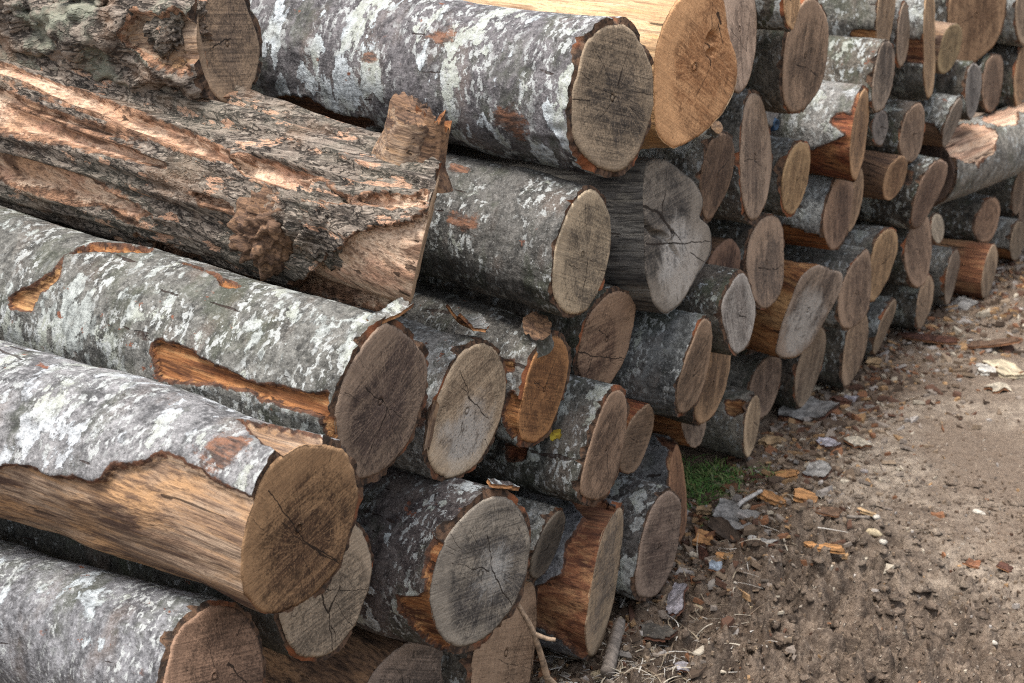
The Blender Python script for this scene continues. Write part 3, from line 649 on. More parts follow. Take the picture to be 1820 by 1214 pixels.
# label, bark style, lichen, stripped-wood palette, end wood, end stain, stain amount, cracks, extras
LOOK = {
'L1': ('lowest log at the left edge, pale lichened bark, brown end partly out of the picture', 'beech', .75, 'red', (138, 112, 92), (92, 74, 62), .7, 4),
'L2': ('half peeled log at the left, bare tan wood below ragged lichened bark', 'beech', .8, 'tan', (150, 120, 88), (88, 66, 50), 1.0, 8),
'L3': ('log with round grey beige end tucked below and behind the half peeled log', 'dark', .2, 'tan', (164, 148, 126), (122, 112, 98), .8, 6),
'L4': ('long lichened log with a torn orange gash, directly under the rough barked log', 'beech', .85, 'orange', (140, 122, 104), (94, 80, 74), 1.0, 7),
'L5': ('log with a lifted bark flap and pale scarred end, right of the orange gashed log', 'beech', .85, 'red', (176, 158, 132), (142, 124, 104), .7, 6),
'L6': ('log with an orange brown end and a knot stub on its top edge', 'beech', .6, 'orange', (158, 116, 76), (118, 82, 54), .8, 4),
'L7': ('dark mossy log, brown end with a swirl and cross crack, below the split grey log', 'dark', .35, 'orange', (140, 116, 94), (96, 74, 62), .9, 4),
'L8': ('lichen spotted log with a yellow leaf on it, narrow brown end', 'beech', .85, 'red', (146, 122, 100), (98, 80, 66), .8, 4),
'L9': ('reddish barkless log wedged between the yellow leafed log and the reddish rimmed log', 'bare', 0, 'red', (132, 112, 92), (100, 84, 70), .7, 2),
'L10': ('log with a pale star in its grey end and an orange bark rim', 'beech', .7, 'orange', (142, 134, 120), (92, 89, 86), 1.0, 7),
'L11': ('small log with a dark slanted end, right of the star marked end', 'beech', .7, 'red', (104, 96, 84), (62, 58, 52), .9, 2),
'L12': ('reddish brown stripped log at the foot of the pile above the cut stick', 'beech', .6, 'rust', (158, 138, 112), (116, 108, 100), .8, 3),
'L13': ('lichened log on the dirt with a dark oval end, right of the reddish stripped log', 'beech', .75, 'red', (138, 120, 104), (94, 78, 70), .9, 3),
'L14': ('rusty patched grey log behind the dark oval end, next to the grass', 'grey', .5, 'rust', (156, 110, 76), (112, 74, 52), .7, 2),
'L15': ('rotten brown blotched log at the bottom of the picture, grey ringed end', 'bare', 0, 'brown', (140, 124, 110), (104, 94, 86), .8, 4),
'L16': ('log behind the twig, plain light brown end under the star marked one', 'dark', .3, 'red', (152, 128, 104), (122, 98, 78), .6, 4),
'L17': ('thin dark log stub squeezed left of the dark oval end', 'dark', .2, 'brown', (104, 98, 90), (66, 60, 56), .8, 1),
'M1': ('large white spotted log on top of the pile, greenish grey cracked end', 'beech', 1.0, 'scar', (146, 130, 108), (78, 72, 66), 1.0, 8),
'M2': ('grey barked log with a few rusty scars, directly under the white spotted log', 'grey', .6, 'scar', (168, 152, 126), (120, 110, 96), .7, 5),
'M3': ('barkless dark grey log with a deep split and a heart shaped notched end', 'bare', 0, 'grey', (128, 120, 108), (80, 77, 73), 1.0, 5),
'M4': ('freshly sawn log with a broad orange tan end and small rotten hole', 'bare', 0, 'pale', (204, 158, 114), (172, 120, 78), .8, 3),
'M5': ('log with a pale pinkish end just behind the broad orange tan end', 'bare', 0, 'tan', (192, 168, 146), (158, 134, 116), .6, 2),
'M6': ('short dark barked log jutting out at the top above the blue grey end', 'dark', .2, 'brown', (214, 172, 122), (170, 126, 84), .5, 1),
'M7': ('log with a large brown oval end near the top, right of the blue grey end', 'dark', .4, 'brown', (148, 122, 98), (102, 84, 68), .9, 3),
'M8': ('log with a weathered blue grey end below the short dark jutting log', 'dark', .4, 'grey', (134, 134, 132), (92, 92, 94), .9, 2),
'M9': ('log with tall narrow grey brown end, right of the one with the branch stub', 'grey', .5, 'orange', (160, 138, 116), (118, 100, 86), .9, 3),
'M10': ('log with dark brown end and sawn branch stub on top, under the orange tan end', 'grey', .8, 'red', (112, 88, 68), (78, 58, 46), .9, 3),
'M11': ('small lichened log with a yellowish end below the blue grey end', 'grey', .8, 'tan', (178, 146, 102), (138, 108, 76), .7, 2),
'M12': ('log with flaking grey bark over red wood and a thin orange streaked end', 'grey', .75, 'red', (168, 130, 90), (124, 96, 74), .7, 2),
'M14': ('white lichened log with an orange strip along its underside and a brown end', 'grey', .9, 'orange', (138, 110, 88), (100, 78, 66), .8, 2),
'M15': ('barkless log whose thin light end peeks from behind the white lichened log', 'bare', 0, 'tan', (164, 136, 106), (124, 98, 80), .6, 1),
'M16': ('broken splintery brown log behind the thin light end', 'bare', 0, 'brown', (156, 122, 88), (110, 80, 58), .8, 2),
'M17': ('dark lichened log with a slanting brown end in front of the diagonal log', 'dark', .6, 'brown', (130, 106, 88), (94, 74, 64), .8, 2),
'M19': ('log with a grey brown oval end under the red patched thin log', 'dark', .4, 'brown', (148, 124, 102), (110, 92, 78), .8, 2),
'M20': ('small dark grey end left of the grey brown oval under the red patched log', 'dark', .3, 'grey', (112, 108, 104), (78, 76, 74), .8, 1),
'M21': ('short lichened log with peeled brown underside, above the left end of the diagonal log', 'beech', .85, 'brown', (138, 128, 116), (98, 92, 84), .7, 1),
'M22': ('mossy dark log with a grey streaked end under the upper lichened log', 'dark', .6, 'grey', (138, 124, 108), (92, 84, 78), .9, 2),
'M23': ('thick grey lichened log at the top edge with a torn orange underside', 'grey', .7, 'orange', (160, 134, 104), (120, 98, 76), .6, 2),
'M24': ('red patched lichened log with a thin upright end at the top right', 'beech', .7, 'rust', (184, 152, 112), (146, 114, 82), .6, 1),
'M25': ('narrow grey log end left of the red patched lichened log', 'beech', .7, 'tan', (146, 128, 108), (110, 94, 80), .7, 1),
'M26': ('small pinkish barkless log in front of the fan shaped brown end', 'bare', 0, 'tan', (156, 136, 98), (118, 102, 76), .7, 2),
'M27': ('log with a broad fan shaped brown end at the upper right', 'dark', .3, 'brown', (150, 118, 86), (112, 82, 58), .8, 4),
'M28': ('white barked log at the top right corner', 'beech', 1.0, 'tan', (160, 140, 116), (120, 102, 86), .6, 2),
'M29': ('dark log with a blue grey narrow end below the fan shaped end', 'dark', .3, 'brown', (128, 126, 122), (90, 88, 86), .8, 1),
'M30': ('dark log with a brown end between the blue grey narrow end and the picture edge', 'dark', .3, 'brown', (134, 110, 90), (94, 78, 66), .8, 2),
'M31': ('log cut by the right picture edge above the diagonal log', 'dark', .4, 'brown', (172, 138, 102), (128, 100, 76), .6, 2),
'N1': ('log with a dark red brown end above and left of the pale teardrop end', 'bare', 0, 'brown', (112, 84, 68), (66, 46, 40), 1.0, 3),
'N2': ('log with a pale grey teardrop end hanging forward of its neighbours', 'dark', .3, 'orange', (156, 154, 148), (116, 106, 98), .7, 2),
'N3': ('log with a grey end and orange heart, right of the pale teardrop end', 'dark', .4, 'brown', (152, 128, 106), (98, 88, 80), .9, 2),
'N4': ('slim grey barkless log tucked above the dark red brown end', 'bare', 0, 'grey', (140, 128, 116), (104, 96, 88), .7, 1),
'N5': ('orange peeled log with a large grey end and a square cut top', 'bare', 0, 'orange', (150, 134, 118), (92, 82, 76), 1.0, 3),
'N6': ('dark barked log on the ground below the square topped grey end', 'dark', .3, 'brown', (156, 136, 112), (122, 104, 88), .7, 2),
'N7': ('log behind the small pale log, brown grey end reaching the ground', 'grey', .4, 'brown', (136, 114, 96), (102, 86, 76), .8, 2),
'N8': ('small pale log lying on the ground behind the grass patch', 'grey', .5, 'orange', (200, 174, 138), (160, 134, 106), .5, 2),
'N9': ('log with a yellowish brown end right of the reddish rimmed lichened log', 'dark', .3, 'orange', (158, 126, 92), (104, 80, 60), .9, 3),
'N10': ('mottled grey lichened log with a reddish rim, below the pale teardrop end', 'beech', .65, 'red', (140, 118, 96), (104, 86, 70), .7, 2),
'N11': ('small broken orange log under the yellowish brown end', 'bare', 0, 'orange', (134, 116, 98), (98, 82, 70), .7, 1),
'N12': ('small dark log end deep under the grey end with orange heart', 'dark', .2, 'red', (92, 72, 60), (60, 46, 40), .8, 1),
'P1': ('log with a brown oval end right of the square topped grey end', 'grey', .6, 'red', (148, 124, 102), (112, 92, 78), .8, 2),
'P2': ('lichened log with a tan streaked end behind the brown oval end', 'grey', .7, 'brown', (170, 138, 98), (124, 98, 74), .7, 2),
'P3': ('dark log on the ground with a tall light brown end under the brown oval end', 'dark', .3, 'brown', (160, 134, 106), (122, 100, 82), .7, 2),
'P4': ('small wedge shaped lichened log standing on the ground left of the mossy log', 'beech', .7, 'brown', (150, 128, 102), (116, 98, 80), .6, 1),
'P5': ('dark log with a tall plain brown end under the slanting brown end', 'dark', .3, 'brown', (142, 116, 94), (112, 90, 74), .6, 2),
'P6': ('mossy dark log on the ground with a narrow light brown end', 'dark', .5, 'brown', (164, 138, 110), (128, 106, 86), .6, 2),
'P7': ('thin log with a small pale end to the right of the tall plain brown end', 'dark', .3, 'tan', (168, 158, 138), (140, 130, 112), .5, 0),
'P8': ('dark log with a warm brown end under the diagonal log', 'dark', .5, 'brown', (146, 116, 92), (110, 86, 72), .7, 2),
'P9': ('last peeled orange brown log on the ground at the right', 'bare', 0, 'rust', (164, 142, 114), (128, 110, 90), .6, 2),
'P10': ('grey lichened log on the ground left of the peeled orange brown log', 'grey', .5, 'brown', (140, 124, 106), (110, 96, 84), .6, 1),
'P11': ('farthest log on the ground at the right picture edge', 'grey', .5, 'orange', (146, 128, 104), (112, 98, 82), .6, 1),
'T1': ('rough craggy log at the top left with a torn grey brown end', 'rough', .8, 'tan', (150, 128, 104), (108, 94, 82), .8, 4),
'T2': ('big rough barked log with cream stripped bands, a burl and a branch stub', 'rough', .15, 'cream', (178, 152, 122), (136, 112, 90), .6, 3),
'T3': ('brown barkless log behind the white spotted log at the top edge', 'bare', 0, 'brown', (140, 112, 86), (100, 78, 60), .7, 2),
'L18': ('thin brown barkless log squeezed between the half peeled log and the orange gashed log', 'bare', 0, 'orange', (140, 100, 64), (90, 62, 44), .7, 1),
'M18': ('thick log lying diagonally across the right side, bark partly peeled to tan wood', 'grey', .5, 'cream', (74, 58, 50), (52, 42, 38), .9, 3),
'P12': ('dark lichened log at the right edge, just below the diagonal log', 'dark', .5, 'brown', (140, 118, 96), (104, 86, 72), .7, 2),
'P13': ('farthest dark log behind the diagonal log at the right edge', 'dark', .4, 'brown', (130, 110, 92), (96, 80, 68), .7, 1),
}


def closed_spline(pts, m=24):
    p = np.asarray(pts, float)
    t = np.linspace(0, 1, m, endpoint=False)[None, :, None]
    p0, p1, p2, p3 = (np.roll(p, 1, 0)[:, None], p[:, None], np.roll(p, -1, 0)[:, None], np.roll(p, -2, 0)[:, None])
    q = .5 * (2 * p1 + (p2 - p0) * t + (2 * p0 - 5 * p1 + 4 * p2 - p3) * t ** 2 + (3 * p1 - p0 - 3 * p2 + p3) * t ** 3)
    return q.reshape(-1, 2)

def radial(pts, nth):
    q = closed_spline(np.asarray(pts) / 1000.0)
    a = np.arctan2(q[:, 1], q[:, 0]); r = np.hypot(q[:, 0], q[:, 1])
    i = np.argsort(a); a, r = a[i], r[i]
    th = np.linspace(0, 2 * np.pi, nth, endpoint=False)
    t2 = (th + np.pi) % (2 * np.pi) - np.pi
    rr = np.interp(t2, np.concatenate([a - 2 * np.pi, a, a + 2 * np.pi]), np.tile(r, 3))
    f = np.fft.rfft(rr)
    k = np.arange(len(f))
    rr = np.fft.irfft(f * np.exp(-(k / 22.0) ** 2), nth)
    sd = float(abs(pts[0][0] * 7 + pts[1][1] * 3))
    cs = np.stack([np.cos(th), np.sin(th), 0 * th + sd], 1)
    rr = rr + .0022 * fbm(cs * np.array([5, 5, 1]), 3, 3) + .0009 * vnoise(cs * np.array([26, 26, 1]), 9)
    low = np.fft.irfft(f * np.exp(-(k / 2.6) ** 2), nth)
    return th, rr, low

def poly_sdf(px, py, poly):
    """signed distance, positive inside"""
    d = np.full(px.shape, 9.0); ins = np.zeros(px.shape, bool)
    n = len(poly)
    for i in range(n):
        ax, ay = poly[i]; bx, by = poly[(i + 1) % n]
        ex, ey = bx - ax, by - ay
        wx, wy = px - ax, py - ay
        t = np.clip((wx * ex + wy * ey) / (ex * ex + ey * ey + 1e-12), 0, 1)
        d = np.minimum(d, np.hypot(wx - t * ex, wy - t * ey))
        if ay != by:
            c = ((ay > py) != (by > py)) & (px < (bx - ax) * (py - ay) / (by - ay) + ax)
            ins ^= c
    return np.where(ins, d, -d)

def frame(yo, po):
    yo, po = R(yo), R(po)
    n = np.array([math.cos(yo) * math.cos(po), math.sin(yo) * math.cos(po), math.sin(po)])
    e1 = np.array([-math.sin(yo), math.cos(yo), 0])
    return n, e1, np.cross(n, e1)

NAMES = {'beech': 'lichened_log', 'grey': 'grey_log', 'dark': 'dark_log', 'bare': 'barkless_log', 'rough': 'rough_log'}
ROOT = {}
INFO = {}
def build_log(key, seed):
    c, (yo, po), rise, outline = LOGS[key]
    label, style, lichen, pal, A, B, amt, ncr = LOOK[key]
    n, e1, e2 = frame(yo, po)
    near = c[1] < 3.2
    res = .0042 if c[1] < 2.75 else (.006 if near else .008)
    if key == 'T2': res = .0034
    rm = np.mean(np.hypot(*np.asarray(outline).T)) / 1000
    nth = int(2 * math.pi * rm / res)
    th, Rf, Rl = radial(outline, nth)
    rnd = random.Random(seed)
    rise_r = R(rise)
    aw = np.array([-math.cos(rise_r), 0, math.sin(rise_r)])
    if key == 'M18':
        aw = -n
    al = np.array([aw @ n, aw @ e1, aw @ e2]); al /= -al[0]          # per metre behind the end
    L = {'L18': 1.2, 'T3': 1.1, 'M18': 1.0, 'T1': 1.3}.get(key, rnd.uniform(1.45, 1.9))
    s, v = [0.0], res
    vis = .95 if near else .5
    while s[-1] < L:
        if s[-1] > vis: v *= 1.12
        s.append(s[-1] + min(v, .12))
    s = np.array(s); ns = len(s)
    S, TH = np.meshgrid(s, th, indexing='ij')
    blend = sm(S, 0.0, .30)
    rad = Rf[None] * (1 - blend) + Rl[None] * blend
    tp = TAPER.get(key, rnd.uniform(-.07, .05))
    rad = rad * (1 + tp * np.clip(S, 0, 2))
    so = seed * 3.7
    cx, sx_ = np.cos(TH), np.sin(TH)
    Pn = np.stack([S, cx * rm, sx_ * rm], -1).reshape(-1, 3) + so
    shp = lambda a: a.reshape(S.shape)
    rad = rad + sm(S, 0, .12) * rm * .17 * shp(fbm(Pn * np.array([2.6, 6, 6]), seed, 3))
    T = {'bare': 0.0, 'rough': .012, 'dark': .006}.get(style, .0095 if key in STRIP else .0065) * (.7 + 3 * rm) * (1.0 if near else .6)
    if near and style in ('beech', 'grey', 'dark'):
        for q in range(4):      # healed knots
            s0, t0, w0, h0 = rnd.uniform(.10, .85), rnd.uniform(1.3, 3.6), rnd.uniform(.016, .032), rnd.uniform(.004, .010)
            dd = np.hypot((S - s0) / 1.3, (TH - t0) * rm)
            rad = rad + h0 * np.exp(-(dd / w0) ** 2) - h0 * .9 * np.exp(-(dd / (w0 * .35)) ** 2)
    # bark stripped where?
    strip = np.full(S.shape, -.05)
    arc = TH * rm
    for poly in STRIP.get(key, []):
        pl = [(a, R(b) * rm) for a, b in poly]
        strip = np.maximum(strip, poly_sdf(S, arc, pl))
    if style == 'bare':
        strip[:] = .05
    elif key in STRIP:
        amp = {'T2': .016, 'T1': .016, 'M1': .020, 'M18': .022}.get(key, .008)
        strip = strip + amp * shp(fbm(Pn * (np.array([3.5, 70, 70]) if key == 'T2' else np.array([26, 34, 34])), seed + 9, 4, .6))
    strip = np.clip(strip, -.05, .05)
    cover = sm(strip, .0012, -.0012)
    strip = np.where((S < .006) & (strip > -.004) & (strip < .004), np.where(strip > 0, .006, -.006), strip)
    # relief of the bark or the bare wood
    d = .0022 * shp(fbm(Pn * 16, seed + 3, 3)) * (1 if style != 'bare' else .6)
    d += .0009 * shp(fbm(Pn * 60, seed + 5, 3, .6))
    if style in ('bare', ) or key in STRIP:
        fl = shp(fbm(Pn * np.array([3, 26, 26]), seed + 7, 4, .6))
        d += .0028 * fl * (1 - cover)
    if style == 'rough':
        st = np.array([1.5, 40, 40]) if key == 'T2' else np.array([9, 19, 19])
        rg = 1 - np.abs(shp(fbm(Pn * st, seed + 11, 4, .55))) * 2.6
        d += cover * (.015 if key == 'T2' else .022) * np.clip(rg, -.6, 1) + cover * .006 * shp(fbm(Pn * np.array([6, 110, 110]) if key == 'T2' else Pn * np.array([30, 80, 80]), seed + 13, 3, .6))
        d += .010 * shp(fbm(Pn * np.array([3, 9, 9]), seed + 15, 3))
        d *= sm(S, -.02, .03)
    if key == 'L2':      # scaly old bark round a scar on the upper left
        wz = np.exp(-(((S - .52) / .16) ** 2 + (((TH - R(148)) * rm) / .05) ** 2))
        d += cover * wz * (.016 * np.clip(1 - 3.2 * np.abs(shp(fbm(Pn * np.array([13, 22, 22]), 71, 3, .55))), -.4, 1) + .005 * shp(fbm(Pn * np.array([40, 70, 70]), 73, 2)))
    if near and style in ('beech', 'grey'):      # drying splits and scales near the sawn end
        d -= cover * .004 * sm(S, .10, .02) * np.clip(1 - 9 * np.abs(shp(fbm(Pn * np.array([5, 30, 30]), seed + 41, 2))), 0, 1)
    # lifted lip beside torn patches
    if key in STRIP and style != 'bare':
        d += cover * .003 * sm(strip, -.022, 0) 
    lip = .0035 * np.clip(shp(fbm(Pn * np.array([1, 40, 40]), seed + 19, 3)), -1, 1)
    d += cover * lip * sm(S, .03, 0)
    d = np.where(S < .015, np.maximum(d, -.001), d)
    rad = rad + T * cover + d * (sm(S, -.001, .012) if style == 'bare' else 1)
    bend = BEND.get(key, rnd.uniform(-.03, .03))
    sway = rnd.uniform(-.03, .03)
    back = np.zeros(S.shape)
    ragged = .004 + .005 * vnoise(np.stack([np.cos(th) * 3, np.sin(th) * 3, th * 0 + seed], 1), seed) + .003 * vnoise(np.stack([np.cos(th) * 14, np.sin(th) * 14, th * 0 + seed], 1), seed + 2)
    chipd = vnoise(np.stack([np.cos(th) * 5, np.sin(th) * 5, th * 0 + seed * 2.1], 1), seed + 31)
    ragged = ragged + .011 * sm(chipd, .5, .58) * (1 + .4 * vnoise(np.stack([np.cos(th) * 20, np.sin(th) * 20, th * 0 + seed], 1), seed + 33))
    if style != 'bare':
        back[0] = np.clip(ragged, .0005, .03) * cover[0]
        if ns > 2:
            for q in range(1, 9):
                back[q] = np.maximum(back[0] + .0008 * q - s[q], 0)
    else:
        back[0] = .0012
    SX = S + back
    def place(SX, rr, CX, SN):
        return np.stack([-SX, al[1] * SX + sway * SX ** 2 + rr * CX, al[2] * SX + bend * SX ** 2 + rr * SN], -1)
    V = place(SX, rad, cx, sx_).reshape(-1, 3)
    rim = np.zeros(S.shape)
    scar = np.zeros(S.shape)
    for (s0, t0, w0) in SCAR.get(key, []):
        scar = np.maximum(scar, np.exp(-((np.hypot((S - s0) / 1.5, (TH - R(t0)) * rm) / w0) ** 2)))
    # inner ring joining bark and sawn end, then the rear cap
    inner = place(np.full(nth, .0022), Rf * .985, np.cos(th), np.sin(th))
    outer_dup = V[:nth].copy()
    rear = place(np.full(1, s[-1]), np.zeros(1), np.zeros(1), np.zeros(1))
    V = np.concatenate([V, inner, outer_dup, rear])
    nb = ns * nth
    j = np.arange(nth); j2 = (j + 1) % nth
    q1 = grid_quads(ns, nth)
    q2 = np.stack([nb + j, nb + j2, nb + nth + j2, nb + nth + j], -1)
    tr = np.stack([(ns - 1) * nth + j, (ns - 1) * nth + j2, np.full(nth, nb + 2 * nth)], -1)
    stripA = np.concatenate([strip.ravel(), np.full(2 * nth, -.05 if style != 'bare' else .05), [.05]])
    rimA = np.concatenate([rim.ravel(), np.full(2 * nth, 0.0 if style == 'bare' else 1.0), [0]])
    mat = bark_mat(style + '_bark' if style != 'bare' else 'bare_wood', seed, style, lichen, pal, key)
    M = Matrix(((n[0], e1[0], e2[0], c[0]), (n[1], e1[1], e2[1], c[1]), (n[2], e1[2], e2[2], c[2]), (0, 0, 0, 1)))
    root = bpy.data.objects.new(NAMES[style], None)
    COL.objects.link(root)
    root.empty_display_size = .05
    root.matrix_world = M
    tag(root, label, 'log', 'logs stacked in the pile')
    body = link('bark' if style != 'bare' else 'bare_wood', make_mesh(NAMES[style], V, np.concatenate([q1, q2]), tr, [mat], {'strip': stripA, 'rim': rimA, 'scar': np.concatenate([scar.ravel(), np.zeros(2 * nth + 1)])}), root)
    # sawn end
    fr_ = np.linspace(0, 1, 22)[1:]
    FR, FT = np.meshgrid(fr_, th, indexing='ij')
    rr = FR * Rf[None]
    bumpx = .0011 * fbm(np.stack([FR * 0 + seed, rr * np.cos(FT) * 34, rr * np.sin(FT) * 34], -1).reshape(-1, 3), seed + 21, 3).reshape(FR.shape)
    bumpx += .0016 * fbm(np.stack([FR * 0 + seed, rr * np.cos(FT) * 9, rr * np.sin(FT) * 9], -1).reshape(-1, 3), seed + 22, 2).reshape(FR.shape)
    if key == 'T1':
        bumpx -= .028 * sm(-rr * np.cos(FT), .02, .09) * (.6 + fbm(np.stack([FR * 0, rr * np.cos(FT) * 30, rr * np.sin(FT) * 12], -1).reshape(-1, 3), 77, 3).reshape(FR.shape))
    if key == 'M3':      # the deep split and the lower half sawn a little further back
        y_, z_ = rr * np.cos(FT), rr * np.sin(FT)
        ln = z_ - (-.012 - .75 * (y_ + .02))
        bumpx -= .016 * sm(np.abs(ln + .008 * np.sin(y_ * 60)), .009, .003) * sm(y_, .03, -.0)
    if key == 'M4':
        y_, z_ = rr * np.cos(FT), rr * np.sin(FT)
        bumpx -= .03 * sm(np.hypot((y_ - .055) * 1.2, z_ - .03), .03, .008) * (.6 + .5 * np.sin(z_ * 200))
    bumpx[-1] -= .0015
    FV = np.stack([bumpx, rr * np.cos(FT), rr * np.sin(FT)], -1).reshape(-1, 3)
    skirt = np.stack([np.full(nth, -.006), Rf * .955 * np.cos(th), Rf * .955 * np.sin(th)], -1)
    nf = len(fr_)
    FV = np.concatenate([FV, skirt, [[0, 0, 0]]])
    fq = grid_quads(nf, nth)
    sq = np.stack([(nf - 1) * nth + j, (nf - 1) * nth + j2, nf * nth + j2, nf * nth + j], -1)
    ft = np.stack([np.full(nth, nf * nth + nth), j, j2], -1)
    fm = end_mat('sawn_end', seed + 500, A, B, amt, ncr if key not in CRACKS else max(0, ncr - len(CRACKS[key])) + 1, rm, star=(key == 'L10'), own=CRACKS.get(key, ()), white=WHITE.get(key), sawdir=0.0 if c[1] > 2.8 else None)
    link('cut_end', make_mesh('cut_end', FV, np.concatenate([fq, sq])[:, ::1], ft, [fm]), root)
    ROOT[key] = root
    INFO[key] = (n, e1, e2, np.array(c), al, rm, Rf, fm, mat)
    return root

for i, k in enumerate(LOGS):
    build_log(k, 11 + i * 7)

def on_log(key, s, deg, out=0.0):
    """point on a log's surface in the log's own frame"""
    n, e1, e2, c, al, rm, Rf, fm, mat = INFO[key]
    th = R(deg)
    r = (Rf[int(deg / 360 * len(Rf)) % len(Rf)] * (1 - sm(s, 0, .3)) + rm * sm(s, 0, .3)) * (1 + TAPER.get(key, 0) * max(s, 0)) + .008 + out
    return np.array([-s, al[1] * s + r * math.cos(th), al[2] * s + r * math.sin(th)])

# ---------------------------------------------------------------- parts that stick out of single logs
def ico(sub=4):
    import bmesh
    bm = bmesh.new()
    bmesh.ops.create_icosphere(bm, subdivisions=sub, radius=1)
    V = np.array([v.co[:] for v in bm.verts]); F = [[v.index for v in f.verts] for f in bm.faces]
    bm.free()
    return V, np.array(F)

def lump(name, parent, pos, size, axis_rot, seed, mat, amp=.35, freq=2.2, strip=-.05):
    V, F = ico(5)
    d = 1 + amp * fbm(V * freq + seed, seed, 4, .6) + .5 * amp * np.abs(fbm(V * freq * 2.2 + seed, seed + 4, 3)) 
    V = V * d[:, None] * np.asarray(size)
    Mx = np.array(Matrix.Rotation(axis_rot[2], 3, 'Z') @ Matrix.Rotation(axis_rot[1], 3, 'Y') @ Matrix.Rotation(axis_rot[0], 3, 'X'))
    V = V @ Mx.T + pos
    return link(name, make_mesh(name, V, None, F, [mat], {'strip': np.full(len(V), strip), 'rim': np.zeros(len(V))}), parent)

def stub(name, parent, base, tip, r0, r1, seed, mat, capmat=None, tilt=(0, 0), nth=48, strip=.05, rag=0.0):
    """short branch stub with a sawn or broken tip (two meshes when the tip has its own wood)"""
    base, tip = np.asarray(base, float), np.asarray(tip, float)
    ax = tip - base; L = np.linalg.norm(ax); ax /= L
    u = np.cross(ax, [0, 0, 1.0] if abs(ax[2]) < .8 else [1.0, 0, 0]); u /= np.linalg.norm(u); w = np.cross(ax, u)
    th = np.linspace(0, 2 * np.pi, nth, endpoint=False)
    t = np.linspace(0, 1, 18)
    T_, TH = np.meshgrid(t, th, indexing='ij')
    rr = r1 + (r0 - r1) * (1 - T_) ** 2.2
    Pn = np.stack([T_ * L, np.cos(TH) * r1, np.sin(TH) * r1], -1).reshape(-1, 3)
    rr = rr * (1 + .16 * fbm(Pn * 30 + seed, seed, 3).reshape(rr.shape)) + .003 * fbm(Pn * np.array([12, 90, 90]) + seed, seed + 3, 3).reshape(rr.shape)
    ext = (tilt[0] * np.cos(TH) + tilt[1] * np.sin(TH)) * rr * T_ + rag * T_ * fbm(np.stack([np.cos(TH) * 5, np.sin(TH) * 5, 0 * TH + seed], -1).reshape(-1, 3), seed + 8, 3).reshape(rr.shape)
    H = T_ * L + ext
    V = base + H[..., None] * ax + (rr * np.cos(TH))[..., None] * u + (rr * np.sin(TH))[..., None] * w
    V = V.reshape(-1, 3)
    nv = len(V)
    o = link(name, make_mesh(name, V, grid_quads(len(t), nth)[:, ::-1], None, [mat], {'strip': np.full(nv, strip), 'rim': np.zeros(nv)}), parent)
    ring = V[-nth:]
    cen = ring.mean(0)
    CV = np.concatenate([ring, cen + (ring - cen) * .55 + ax * rag * .2, [cen]])
    j = np.arange(nth); j2 = (j + 1) % nth
    cq = np.stack([j, j2, nth + j2, nth + j], -1); ct = np.stack([nth + j, nth + j2, np.full(nth, 2 * nth)], -1)
    link('cut_end', make_mesh('stub_end', CV, cq[:, ::-1], ct[:, ::-1], [capmat or mat], {'strip': np.full(len(CV), .05), 'rim': np.zeros(len(CV))}), o)
    return o

def plate(L, W, th, seed, curl=0.0, jag=.25, nu=22, nv=12, thin_ends=False):
    """irregular flake or chip lying in x-y, thickness th, rim vertices jagged"""
    u = np.linspace(-1, 1, nu); v = np.linspace(-1, 1, nv)
    U, Vv = np.meshgrid(u, v, indexing='ij')
    rr_ = np.random.RandomState(seed)
    def side_(t, m):       # a broken edge: straight runs between a few corners
        kn = np.sort(np.concatenate([[-1.3, 1.3], rr_.uniform(-1.1, 1.1, m)]))
        return 1 + jag * np.interp(t, kn, rr_.uniform(-1, .7, m + 2)) + .08 * jag * np.interp(t, np.linspace(-1.2, 1.2, 25), rr_.uniform(-1, 1, 25))
    w_top = side_(U.ravel(), 5); w_bot = side_(U.ravel(), 5)
    l_a = side_(Vv.ravel(), 3); l_b = side_(Vv.ravel(), 3)
    ux, vy = U.ravel(), Vv.ravel()
    shrink = np.sqrt(np.clip(1 - (np.abs(ux) ** 5) * (.85 if thin_ends else .35), 0, 1))
    X = L / 2 * np.where(ux > 0, ux * l_a, ux * l_b)
    Y = W / 2 * np.where(vy > 0, vy * w_top, vy * w_bot) * shrink
    Z = curl * (Y / (W / 2)) ** 2 * W / 2 + .3 * curl * (X / (L / 2)) ** 2 * L / 4 + .12 * W * fbm(np.stack([ux * 1.2, vy * 1.2, 0 * ux + seed], 1), seed + 2, 3)
    rough = .18 * th * fbm(np.stack([X * 300, Y * 300, 0 * X], 1), seed + 3, 2)
    top = np.stack([X, Y, Z + th / 2 + rough], 1); bot = np.stack([X, Y, Z - th / 2], 1)
    q = grid_quads(nu, nv, False)
    n0 = nu * nv
    edge = [(i, 0) for i in range(nu)] + [(nu - 1, k) for k in range(1, nv)] + [(i, nv - 1) for i in range(nu - 2, -1, -1)] + [(0, k) for k in range(nv - 2, 0, -1)]
    e = np.array([a * nv + b_ for a, b_ in edge]); e2 = np.roll(e, -1)
    side = np.stack([e, e + n0, e2 + n0, e2], -1)
    V = np.concatenate([top, bot])
    Q = np.concatenate([q[:, ::-1], q + n0, side[:, ::-1]])
    mi = np.concatenate([np.zeros(len(q)), np.ones(len(q) + len(side))]).astype(np.int32)
    return V, Q, mi

def plate_obj(name, V, Q, mi, mats, parent=None):
    me = make_mesh(name, V, Q, None, mats, {'strip': np.full(len(V), -.05), 'rim': np.zeros(len(V))}, smooth=False)
    me.polygons.foreach_set('material_index', mi)
    return link(name, me, parent)

